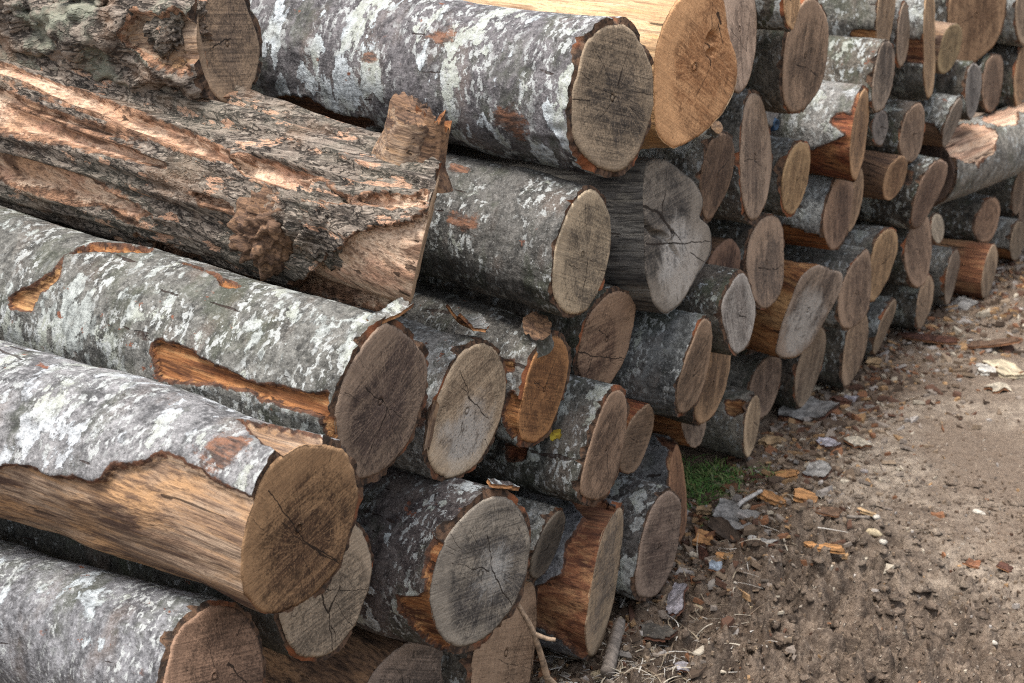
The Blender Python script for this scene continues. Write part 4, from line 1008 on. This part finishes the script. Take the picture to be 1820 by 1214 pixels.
def place_local(o, pos, xdir, up):
    x = Vector(xdir).normalized(); z = Vector(up); z = (z - x * z.dot(x)).normalized(); y = z.cross(x)
    o.matrix_local = Matrix(((x[0], y[0], z[0], pos[0]), (x[1], y[1], z[1], pos[1]), (x[2], y[2], z[2], pos[2]), (0, 0, 0, 1)))

tan = bark_mat('stub_wood', 901, 'bare', 0, 'tan')
orange_w = bark_mat('torn_wood', 902, 'bare', 0, 'orange')
brown_w = bark_mat('old_wood', 903, 'bare', 0, 'brown')
cream_w = bark_mat('pale_splinter', 904, 'bare', 0, 'cream')
rough_b = INFO['T2'][8]

# the big rough log: stub with sawn top, torn wood beside it, burl
b = on_log('T2', .060, 93, -.035); stub('branch_stub', ROOT['T2'], b, b + np.array([.004, -.006, .104]), .046, .034, 3, tan, brown_w, (.22, .15), 72, .05, .012)
b = on_log('T2', .026, 80, -.035); stub('torn_wood', ROOT['T2'], b, b + np.array([-.002, .004, .080]), .044, .026, 8, brown_w, orange_w, (-1.1, .15), 72, .05, .034)
for q_, (dx, dy, L_) in enumerate(((.05, .012, .05), (.036, .020, .04), (.022, .024, .045), (.04, .03, .035))):
    V, Q, mi = plate(L_, .012, .005, 90 + q_, .2, .4, thin_ends=True)
    o = plate_obj('splinter', V, Q, mi, [orange_w, orange_w], ROOT['T2'])
    place_local(o, on_log('T2', dx, 84 - q_ * 5, .038 - q_ * .005), (.25 - .1 * q_, .2 + .1 * q_, 1), (.8, -.5, 0))
b = on_log('T2', .215, 190, .004); lump('burl', ROOT['T2'], b, (.046, .042, .050), (0, .3, 0), 5, brown_w, .65, 2.3)
b = on_log('T2', .150, 176, .0); lump('burl', ROOT['T2'], b, (.058, .026, .042), (0, .5, 0), 17, rough_b, .8, 2.4)
b = on_log('L6', .020, 100, -.016); stub('knot', ROOT['L6'], b, b + np.array([.010, -.010, .032]), .034, .024, 12, INFO['L6'][8], brown_w, (.2, .2), 40, -.05, .008)
b = on_log('M10', .02, 100, -.01); stub('branch_stub', ROOT['M10'], b, b + np.array([.022, -.02, .022]), .020, .013, 14, INFO['M10'][8], tan, (.1, 0), 28, -.05)

inner_b = bark_mat('inner_bark', 905, 'bare', 0, 'red')
# lifted flap of bark and sliver on the log with the pale scarred end
V, Q, mi = plate(.085, .05, .005, 61, .5, .3)
o = plate_obj('bark_flap', V, Q, mi, [INFO['L5'][8], inner_b], ROOT['L5'])
place_local(o, on_log('L5', .035, 72, .014), (.8, -.55, .1), (-.1, .5, .9))
V, Q, mi = plate(.075, .012, .004, 62, .2, .3)
o = plate_obj('splinter', V, Q, mi, [tan, tan], ROOT['L5'])
place_local(o, on_log('L5', -.004, 172, -.002), (.1, .1, 1), (.8, -.5, 0))
for q_, (ky, sd) in enumerate((('L10', 63), ('L4', 64))):
    V, Q, mi = plate(.07, .022, .006, sd, .3, .3)
    o = plate_obj('bark_flap', V, Q, mi, [INFO[ky][8], inner_b], ROOT[ky])
    place_local(o, on_log(ky, .008, 62 if ky == 'L10' else 78, .006), (0, 1, -.45) if ky == 'L10' else (.1, 1, .1), (.2, .3, 1))
# torn slivers on the craggy log
for q_, (s_, dg, L_, xd, up) in enumerate(((.03, 212, .06, (.3, .3, .9), (.7, -.7, 0)), (.01, 205, .05, (.1, .3, .9), (.8, -.6, .1)), (.0, 250, .07, (.4, .9, -.1), (.6, -.3, .8)))):
    V, Q, mi = plate(L_, .009, .005, 70 + q_, .3, .4, thin_ends=True)
    o = plate_obj('splinter', V, Q, mi, [cream_w, orange_w if q_ % 2 else cream_w], ROOT['T1'])
    place_local(o, on_log('T1', s_, dg, -.02), xd, up)
b = on_log('T1', .045, 150, -.02); lump('burl', ROOT['T1'], b, (.04, .035, .04), (0, 0, 0), 31, rough_b, .8, 2.4)
b = on_log('T1', .20, 130, -.01); lump('burl', ROOT['T1'], b, (.05, .03, .035), (0, .3, 0), 37, INFO['T1'][8], .9, 2.2)
b = on_log('T1', .33, 150, -.01); lump('burl', ROOT['T1'], b, (.06, .03, .03), (0, .3, 0), 41, INFO['T1'][8], .9, 2.2)

# ---------------------------------------------------------------- small loose things
CW = {'orange': (196, 144, 94), 'tan': (196, 164, 124), 'red': (104, 70, 54), 'dark': (84, 70, 58), 'cream': (206, 190, 160), 'brown': (132, 92, 64), 'white': (216, 210, 198)}
def chip_mat(name, rgb, seed):
    n = Nodes(name, .85, .2)
    P = n.vec('ADD', n.obj, (seed * .37, 0, 0))
    a = n.noise(n.vec('MULTIPLY', P, (22, 130, 90)), 1.0, 5, .7)
    b = n.noise(P, 40, 4, .6)
    col = n.mix(n.rng(a, .35, .68), lin(rgb), lin(tuple(v * .62 for v in rgb)))
    col = n.mix(n.rng(b, .52, .7, 0, .6), col, lin(tuple(v * .5 for v in rgb)))
    return n.done(col, a, .0015, .6)
def flake_mat(name, base, seed):
    n = Nodes(name, .9, .2)
    P = n.vec('ADD', n.obj, (seed * .37, 0, 0))
    a = n.noise(P, 45, 5, .65); b = n.noise(P, 120, 4, .65)
    col = n.mix(n.rng(a, .38, .62), lin(tuple(v * .68 for v in base)), lin(base))
    col = n.mix(n.rng(b, .55, .68, 0, .7), col, lin(tuple(min(255, v * 1.25) for v in base)))
    col = n.mix(n.rng(b, .42, .3, 0, .6), col, lin((78, 66, 56)))
    return n.done(col, n.mth('ADD', a, b), .003, .8)
FL = {'grey': (150, 146, 140), 'lilac': (172, 166, 170), 'cream': (184, 172, 152), 'blue': (152, 162, 172), 'red': (92, 62, 50), 'dark': (92, 86, 78), 'orange': (136, 92, 66), 'brown': (112, 88, 70)}
chipm = {k: chip_mat('chip_wood', v, i) for i, (k, v) in enumerate(CW.items())}
flakem = {k: flake_mat('flake_bark', v, i) for i, (k, v) in enumerate(FL.items())}
def stone_mat(rgb, seed):
    n = Nodes('stone', .9, .2)
    P = n.vec('ADD', n.obj, (seed, 0, 0))
    a = n.noise(P, 60, 5, .6); b = n.noise(P, 240, 3, .6)
    col = n.mix(n.rng(a, .35, .65), lin(rgb), lin(tuple(v * .72 for v in rgb)))
    col = n.mix(n.rng(b, .56, .7, 0, .6), col, lin(tuple(v * .55 for v in rgb)))
    return n.done(col, n.mth('ADD', a, b), .003, .7)
stonem = {k: stone_mat(v, i) for i, (k, v) in enumerate({'cream': (196, 178, 146), 'lilac': (168, 158, 152), 'white': (200, 192, 178)}.items())}

ITEMS = [
('bark_flake',0.041,2.992,-11,0.107,0.079,'grey','large grey bark slab resting on wood litter beside the reddish log end'),
('bark_flake',0.084,2.632,-67,0.125,0.039,'lilac','pale lilac bark plate standing out beside the round cream stone'),
('stone',0.109,2.662,30,0.030,0.031,'cream','round cream stone next to the pale lilac bark plate'),
('wood_chip',0.122,3.161,30,0.048,0.067,'orange','square bright tan wood chip, the largest loose chip on the dirt'),
('wood_chip',0.039,3.274,17,0.051,0.033,'orange','orange brown wood chip just right of the grass patch'),
('wood_chip',0.070,3.111,-25,0.072,0.033,'orange','slanting orange splinter below the grass patch'),
('wood_chip',0.238,2.981,-10,0.093,0.022,'orange','long narrow orange splinter on churned dirt'),
('bark_flake',0.090,3.308,0,0.057,0.072,'grey','ragged pale grey bark flake above the square tan chip'),
('wood_chip',-0.065,3.437,65,0.051,0.046,'tan','oval tan wood chip in front of the small pale log'),
('bark_flake',-0.066,3.648,80,0.130,0.093,'grey','broad grey bark flake at the foot of the leaning grey log ends'),
('bark_flake',0.057,3.467,56,0.044,0.045,'lilac','small pale bark flake alone on trampled dirt'),
('bark_flake',0.113,3.497,-8,0.051,0.042,'cream','cream bark flake with a ragged tip on trampled dirt'),
('bark_strip',0.019,4.264,-11,0.182,0.045,'red','long dark red bark strip lying across the path edge'),
('bark_strip',0.187,4.286,24,0.119,0.048,'brown','brown bark strip at the far right end of the dark red strip'),
('wood_chip',0.256,4.142,-44,0.110,0.074,'cream','split cream wood chip near the right edge of the path'),
('wood_chip',0.226,4.110,-53,0.059,0.049,'white','small whitish chip beside the split cream chip'),
('stone',0.201,2.714,30,0.015,0.016,'cream','small cream stone half sunk in soil below the long orange splinter'),
('stone',0.175,3.373,10,0.017,0.015,'lilac','lilac grey pebble right of the ragged pale grey flake'),
('stone',0.296,3.095,-5,0.034,0.021,'cream','pale angular stone above the ruts'),
('stone',0.325,3.069,-19,0.020,0.014,'white','whitish pebble just right of the pale angular stone'),
('stone',0.357,2.816,-29,0.025,0.015,'white','bright white pebble in the middle of the churned soil'),
('stone',0.448,3.305,-18,0.036,0.014,'white','flat white pebble on the smooth dusty path'),
('stone',0.627,2.798,-27,0.019,0.010,'white','round white pebble on the ridge of a tyre rut'),
('bark_flake',0.053,2.820,-56,0.089,0.024,'red','dark red brown bark flake standing near the bark end'),
('wood_chip',0.111,2.810,-19,0.070,0.021,'orange','curved orange brown splinter below the dark red flake'),
('bark_flake',0.106,2.761,4,0.036,0.030,'blue','bluish grey bark flake with straight sides on sandy soil'),
('wood_chip',0.022,2.885,16,0.039,0.050,'orange','chunky bright tan chip beside the lower reddish log'),
('wood_chip',-0.043,3.024,20,0.029,0.038,'tan','small tan chip between log end and grass patch'),
('wood_chip',0.045,2.931,-27,0.090,0.038,'dark','dark rotten wood chunk under the large grey bark slab'),
('bark_flake',0.149,2.868,-3,0.055,0.048,'grey','weathered grey bark flake left of the long orange splinter'),
('bark_flake',0.282,3.029,-38,0.106,0.033,'cream','bent pale bark flake right of the long orange splinter'),
('bark_flake',0.506,3.063,2,0.030,0.041,'orange','rusty orange bark flake lying in the churned soil'),
('bark_flake',0.563,3.084,-3,0.029,0.022,'red','thin rust red flake near the right picture edge'),
('bark_flake',0.110,2.498,0,0.061,0.048,'dark','dark grey curled flake near the cut stick'),
('stone',0.071,2.349,16,0.031,0.028,'cream','pale lump of stone beneath the reddish stripped log'),
('bark_flake',0.196,2.431,7,0.028,0.027,'lilac','small lilac bark flake at the bottom of the picture'),
('wood_chip',-0.019,3.746,-26,0.043,0.052,'red','rust red chip among pale flakes near the far log feet'),
('bark_flake',-0.009,3.778,-3,0.039,0.056,'lilac','pale flat flake beside the rust red chip'),
('bark_flake',0.017,4.604,-25,0.064,0.081,'grey','grey bark flake in front of the far log ends'),
('bark_flake',0.285,4.004,-47,0.053,0.054,'cream','small cream flake on the dusty right side of the path'),
('bark_flake',0.205,3.080,-2,0.047,0.029,'brown','brown flake above the pale angular stone'),
('wood_chip',0.253,3.175,-28,0.053,0.019,'tan','thin tan splinter upper middle of the dirt'),
('bark_flake',-0.014,3.113,-57,0.084,0.012,'cream','upright pale splint stuck in the grass patch'),
('stone',0.049,3.216,15,0.021,0.011,'lilac','smooth pinkish pebble right of the grass patch'),
('wood_chip',-0.044,4.040,5,0.038,0.037,'tan','light tan chip just right of the small wedge shaped log'),
]
GRP = {'bark_flake': 'bark flakes lying on the dirt', 'wood_chip': 'wood chips lying on the dirt', 'stone': 'stones lying on the dirt', 'bark_strip': 'bark strips lying on the dirt'}
CATS = {'bark_flake': 'bark flake', 'wood_chip': 'wood chip', 'stone': 'stone', 'bark_strip': 'bark strip'}
for i, (kd, x, y, yaw, L, W, colr, lab) in enumerate(ITEMS):
    rnd = random.Random(i * 13 + 5)
    W = min(W, L * 1.1)
    z = float(ground_z(x, y)[0])
    if kd == 'stone':
        V, F = ico(3)
        V = V * (1 + .28 * fbm(V * 1.3 + i * 3.1, i, 3) + .06 * fbm(V * 5 + i, i, 2))[:, None] * np.array([L / 2, W / 2, min(L, W) * .36])
        o = link('stone', make_mesh('stone', V, None, F, [stonem[colr]]))
        o.location = (x, y, z + min(L, W) * .2); o.rotation_euler = (0, 0, R(yaw))
    else:
        big = kd in ('bark_flake', 'bark_strip')
        t = min(.009, max(.003, W * (.12 if big else .28)))
        V, Q, mi = plate(L, W, t, 100 + i * 3, rnd.uniform(-.25, .35), .3 if big else .22, 18, 10, kd == 'bark_strip' or L > 2.2 * W)
        if big and colr in FL:
            m1, m2 = flakem[colr], chipm['red' if colr in ('grey', 'lilac', 'dark') else 'brown']
        else:
            m1 = m2 = chipm.get(colr, chipm['tan'])
        o = plate_obj(kd, V, Q, mi, [m1, m2])
        tx, ty = rnd.uniform(-.22, .22), rnd.uniform(-.2, .2)
        if 'standing' in lab or 'upright' in lab: tx += .5
        o.location = (x, y, z + t * .6 + W * .5 * abs(math.sin(tx)) * .7 + L * .5 * abs(math.sin(ty)) * .5 + .002)
        o.rotation_euler = (tx, ty, R(yaw))
    tag(o, lab, CATS[kd], GRP[kd])

def tube(name, pts, rads, mat, nth=9, seed=0, parent=None, caps=True, jitter=.12):
    pts = np.asarray(pts, float)
    k = 6
    t = np.linspace(0, len(pts) - 1, (len(pts) - 1) * k + 1)
    P = np.stack([np.interp(t, np.arange(len(pts)), pts[:, a]) for a in range(3)], 1)
    for _ in range(3):
        P[1:-1] = P[1:-1] * .5 + (P[2:] + P[:-2]) * .25
    rr = np.interp(t, np.arange(len(pts)), rads)
    d = np.gradient(P, axis=0); d /= np.linalg.norm(d, axis=1)[:, None]
    ref = np.array([.3, .2, .93]); u = np.cross(d, ref); u /= np.linalg.norm(u, axis=1)[:, None]; w = np.cross(d, u)
    th = np.linspace(0, 2 * np.pi, nth, endpoint=False)
    jit = 1 + jitter * vnoise(np.stack([np.repeat(t, nth) * 1.3, np.tile(np.cos(th) * 2, len(t)), np.tile(np.sin(th) * 2, len(t))], 1) + seed, seed).reshape(len(t), nth)
    V = P[:, None] + (rr[:, None] * jit)[..., None] * (np.cos(th)[None, :, None] * u[:, None] + np.sin(th)[None, :, None] * w[:, None])
    V = V.reshape(-1, 3); n0 = len(V)
    V = np.concatenate([V, [P[0], P[-1]]])
    j = np.arange(nth); j2 = (j + 1) % nth
    tr = np.concatenate([np.stack([j2, j, np.full(nth, n0)], -1), np.stack([n0 - nth + j, n0 - nth + j2, np.full(nth, n0 + 1)], -1)])
    return link(name, make_mesh(name, V, grid_quads(len(t), nth), tr, [mat]), parent)

def g3(x, y, dz=0):
    return (x, y, float(ground_z(x, y)[0]) + dz)
twig_m = chip_mat('twig_bark', (188, 160, 132), 3)
greyt_m = chip_mat('grey_twig_bark', (146, 134, 122), 5)
pale_m = chip_mat('pale_twig', (196, 190, 182), 7)
t0 = tube('twig', [(.066, 2.084, .249), (.085, 2.10, .20), (.088, 2.125, .14), (.082, 2.155, .08), g3(.085, 2.20, .01)], [.0035, .0045, .005, .006, .0065], twig_m, seed=4)
tag(t0, 'pale forked twig leaning against the log with the star marked end', 'twig')
tube('side_branch', [(.086, 2.104, .19), (.10, 2.118, .178), (.112, 2.126, .176)], [.004, .0035, .003], twig_m, seed=5, parent=t0)
tube('side_branch', [(.083, 2.15, .09), (.105, 2.165, .06), (.13, 2.185, .02)], [.0045, .004, .003], twig_m, seed=6, parent=t0)
a_, b_ = g3(.05, 2.47, .035), g3(.10, 2.33, .012)
st = tube('cut_stick', [a_, ((a_[0] + b_[0]) / 2, (a_[1] + b_[1]) / 2, (a_[2] + b_[2]) / 2 + .004), b_], [.010, .0115, .012], greyt_m, 16, 9)
tag(st, 'short grey stick with a pale slanting cut tip on the straw', 'stick')
A0 = np.array(a_); dA = np.array(a_) - np.array(b_); dA /= np.linalg.norm(dA)
tube('cut_end', [A0 - dA * .001, A0 + dA * .012], [.0098, .003], chipm['cream'], 16, 10, st)
tg = tube('lichen_twig', [g3(.02, 3.02, .004), g3(.025, 3.05, .03), g3(.05, 3.10, .035), g3(.035, 3.14, .02)], [.005, .005, .004, .003], pale_m, seed=11)
tag(tg, 'curled whitish twig beside the large grey bark slab', 'twig')
tg = tube('grey_twig', [g3(.215, 3.12, .006), g3(.24, 3.133, .009), g3(.267, 3.152, .006)], [.004, .0035, .004], greyt_m, seed=12)
tag(tg, 'straight thin twig pointing at a white pebble', 'twig')
V, F = ico(3)
o = link('stone', make_mesh('stone', V * (1 + .2 * fbm(V * 1.3, 5, 2))[:, None] * np.array([.008, .007, .006]), None, F, [stonem['white']]))
o.location = g3(.279, 3.16, .005); tag(o, 'white pebble at the tip of the straight thin twig', 'stone', GRP['stone'])

# yellow leaf on a log
n = Nodes('yellow_leaf', .7, .3)
leafm = n.done(n.mix(n.rng(n.noise(n.obj, 160, 3), .4, .65), lin((186, 164, 56)), lin((146, 122, 44))))
V, Q, mi = plate(.018, .016, .0008, 300, .35, .5, 14, 12)
leaf = plate_obj('yellow_leaf', V, Q, mi, [leafm, leafm])
nL = INFO['L8']
pl = on_log('L8', .06, 152, .001); wp = nL[3] + pl[0] * nL[0] + pl[1] * nL[1] + pl[2] * nL[2]
ov = math.cos(R(152)) * nL[1] + math.sin(R(152)) * nL[2]
place_local(leaf, wp, (1, .3, .4), ov)
tag(leaf, 'small yellow leaf stuck on the lichen spotted log', 'leaf')

# blue ribbed cap wedged between logs
n = Nodes('blue_plastic', .4, .5); bluem = n.done(lin((22, 62, 92)))
def lathe(name, prof, mat, nth=28):
    th = np.linspace(0, 2 * np.pi, nth, endpoint=False)
    V = np.concatenate([np.stack([np.full(nth, x), r * np.cos(th), r * np.sin(th)], 1) for x, r in prof])
    return make_mesh(name, V, grid_quads(len(prof), nth), None, [mat])
prof = [(-.10, .001), (-.10, .014), (-.02, .014), (-.018, .018), (-.010, .018), (-.008, .0145), (-.003, .0145), (-.001, .018), (.008, .018), (.010, .0145), (.016, .0145), (.016, .011), (.004, .010), (.004, .001)]
cap = link('plastic_tube', lathe('plastic_tube', prof, bluem))
cap.location = (-.11, 3.445, .718); cap.scale = (.85, .85, .85); cap.rotation_euler = (0, 0, R(-8))
tag(cap, 'blue ribbed plastic tube end wedged between logs below the blue grey end', 'plastic tube')

# ---------------------------------------------------------------- uncountable litter: fragments, straw, grass
rs = np.random.RandomState(4)
def frag_mat():
    n = Nodes('litter', .9, .2)
    c = n.attr('tint', 'Color')
    return n.done(n.mix(n.rng(n.noise(n.obj, 180, 3, .6), .35, .7, 0, .5), c, lin((70, 56, 46))))
PALF = [(140, 128, 116), (164, 156, 148), (170, 136, 98), (138, 96, 68), (92, 66, 52), (96, 80, 66), (126, 108, 90), (190, 178, 158), (84, 70, 58), (140, 122, 102)]
def scatter(num, fx, fy, smin, smax, power):
    x = fx(num); y = fy(num)
    L = smin + (smax - smin) * rs.rand(num) ** power
    return x, y, L
VV, QQ, CC = [], [], []
def add_frags(x, y, L, cw, flat=(.15, .35)):
    z = ground_z(x, y)
    for i in range(len(x)):
        w = L[i] * rs.uniform(.35, .9); h = L[i] * rs.uniform(*flat)
        k = rs.randint(5, 8)
        a = np.sort(rs.rand(k) * 2 * np.pi)
        rr = rs.uniform(.65, 1.1, k)
        px, pyy = np.cos(a) * rr * L[i] / 2, np.sin(a) * rr * w / 2
        t = rs.rand() * 6.28
        X = px * math.cos(t) - pyy * math.sin(t); Y = px * math.sin(t) + pyy * math.cos(t)
        tz = rs.uniform(-.4, .4); tz2 = rs.uniform(-.4, .4)
        Z = X * tz + Y * tz2
        n0 = sum(map(len, VV)) if False else add_frags.n
        top = np.stack([x[i] + X * .85, y[i] + Y * .85, z[i] + h * .8 + Z], 1)
        bot = np.stack([x[i] + X, y[i] + Y, z[i] - h * .2 + Z], 1)
        VV.append(np.concatenate([top, bot]))
        QQ.append([tuple(n0 + np.arange(k))] + [(n0 + j, n0 + k + j, n0 + k + (j + 1) % k, n0 + (j + 1) % k) for j in range(k)])
        c = np.array(lin(PALF[rs.choice(len(PALF), p=cw)])) * rs.uniform(.75, 1.15)
        CC.append(np.tile(np.append(c[:3], 1), (2 * k, 1)))
        add_frags.n += 2 * k
add_frags.n = 0
pw = np.array([3, 2, 3, 3, 3, 3, 3, 1.2, 3, 3.]); pw /= pw.sum()
pd = np.array([1.5, 1.2, .6, .7, .6, 3, 4, 1.4, 3, 4.]); pd /= pd.sum()
pm = np.array([4, 3, 2, 1.5, 2, 2, 3, .8, 2, 2.5]); pm /= pm.sum()
pe = np.array([0, 0, 0, 0, 0, 3, 5, 0, 1, 4.]); pe /= pe.sum()
base_x = lambda m: -.12 + np.abs(rs.normal(0, .17, m))
add_frags(*scatter(5200, base_x, lambda m: rs.uniform(2.25, 5.4, m), .005, .036, 2.4), pw, (.12, .3))
add_frags(*scatter(700, lambda m: rs.uniform(.1, .75, m), lambda m: rs.uniform(2.25, 3.4, m), .004, .014, 2.6), pe, (.4, .8))
add_frags(*scatter(420, lambda m: rs.normal(.06, .07, m), lambda m: rs.normal(2.92, .18, m), .012, .055, 1.8), pw, (.1, .25))
add_frags(*scatter(260, lambda m: rs.normal(-.02, .06, m), lambda m: rs.normal(3.72, .2, m), .012, .055, 1.8), pw, (.1, .25))
add_frags(*scatter(260, lambda m: rs.normal(.12, .12, m), lambda m: rs.normal(4.45, .22, m), .012, .06, 1.8), pw, (.1, .25))
add_frags(*scatter(420, lambda m: -.08 + np.abs(rs.normal(0, .16, m)), lambda m: rs.uniform(2.3, 5.2, m), .022, .062, 1.6), pm, (.06, .14))
add_frags(*scatter(2600, lambda m: rs.uniform(-.05, 1.0, m), lambda m: rs.uniform(2.25, 3.5, m), .003, .015, 2.5), pd, (.3, .7))
add_frags(*scatter(1500, lambda m: rs.uniform(-.05, 1.2, m), lambda m: rs.uniform(3.3, 6, m), .003, .014, 2.8), pd, (.3, .7))
CV, CF, nc = [], [], 0
IV, IF = ico(2)
m = 2400
x = rs.uniform(-.02, 1.05, m); y = 2.2 + 1.35 * rs.rand(m) ** .8 - .25 * x
L = .005 + .021 * rs.rand(m) ** 2.6
zz = ground_z(x, y)
for i in range(m):
    d = 1 + .55 * vnoise(IV * 1.9 + i * 1.7, i % 97) + .35 * vnoise(IV * 4 + i, i % 89)
    t = rs.rand() * 6.28
    q = IV * d[:, None] * L[i] * np.array([.62, .5, .27]) * rs.uniform(.8, 1.2, 3)
    CV.append(np.stack([q[:, 0] * math.cos(t) - q[:, 1] * math.sin(t) + x[i], q[:, 0] * math.sin(t) + q[:, 1] * math.cos(t) + y[i], q[:, 2] + zz[i] - L[i] * .03], 1))
    CF.append(IF + nc); nc += len(IV)
cl_ = link('soil_clods', make_mesh('soil_clods', np.concatenate(CV), None, np.concatenate(CF), [bpy.data.materials['dirt']]))
cl_['kind'] = 'stuff'
fr = link('wood_litter', make_mesh('wood_litter', np.concatenate(VV), polys=[tuple(int(v) for v in q) for Q_ in QQ for q in Q_], mats=[frag_mat()], attrs={'tint': np.concatenate(CC)}, smooth=False))
fr['kind'] = 'stuff'

def ribbons(name, roots, dirs, lens, width, bendz, mat, tints=None, segs=4):
    V, F, Ct = [], [], []
    n0 = 0
    for i in range(len(roots)):
        d = dirs[i] / np.linalg.norm(dirs[i])
        sd = np.cross(d, [rs.uniform(-.3, .3), rs.uniform(-.3, .3), 1]); sd /= (np.linalg.norm(sd) + 1e-6)
        curl = rs.normal(0, 1, 3) * .35; curl[2] = bendz
        for j in range(segs + 1):
            t = j / segs
            p = roots[i] + d * lens[i] * t + curl * lens[i] * t * t
            w = width[i] * (1 - .75 * t)
            V += [p - sd * w / 2, p + sd * w / 2]
            if j < segs:
                a = n0 + 2 * j
                F.append((a, a + 1, a + 3, a + 2))
        if tints is not None: Ct.append(np.tile(tints[i], (2 * segs + 2, 1)))
        n0 += 2 * segs + 2
    o = link(name, make_mesh(name, np.array(V), np.array(F), None, [mat], {'tint': np.concatenate(Ct)} if tints is not None else None))
    o['kind'] = 'stuff'
    return o
sm_ = Nodes('straw', .8, .3); strawm = sm_.done(sm_.attr('tint', 'Color'))
m = 620
x = np.where(rs.rand(m) < .6, rs.normal(.12, .06, m), rs.normal(.08, .12, m)); y = np.where(rs.rand(m) < .6, rs.normal(2.38, .09, m), rs.uniform(2.3, 3.2, m))
x = np.maximum(x, .0)
rt = np.stack([x, y, ground_z(x, y) + .004], 1)
dr = np.stack([rs.normal(0, 1, m), rs.normal(0, 1, m), rs.uniform(.02, .35, m)], 1)
tn = np.array([np.array(lin([(178, 168, 150), (150, 136, 114), (124, 108, 90), (198, 192, 182)][rs.randint(4)])) for _ in range(m)])
ribbons('straw', rt, dr, rs.uniform(.015, .06, m), rs.uniform(.0012, .0034, m), -.25, strawm, tn)
gm = Nodes('grass', .7, .3); grassm = gm.done(gm.attr('tint', 'Color'))
m = 1100
cl = rs.randint(0, 34, m)
cxs, cys = rs.normal(-.085, .05, 34), rs.normal(3.18, .075, 34)
cxs = np.minimum(cxs, .0)
x = cxs[cl] + rs.normal(0, .014, m); y = cys[cl] + rs.normal(0, .02, m)
rt = np.stack([x, y, ground_z(x, y) - .002], 1)
dr = np.stack([rs.normal(0, .5, m), rs.normal(0, .5, m), rs.uniform(.4, 1, m)], 1)
tn = np.array([np.array(lin([(74, 108, 48), (92, 126, 58), (58, 88, 40), (120, 128, 78)][rs.randint(4)])) for _ in range(m)])
ribbons('grass', rt, dr, rs.uniform(.015, .05, m), rs.uniform(.002, .0042, m), -.45, grassm, tn)
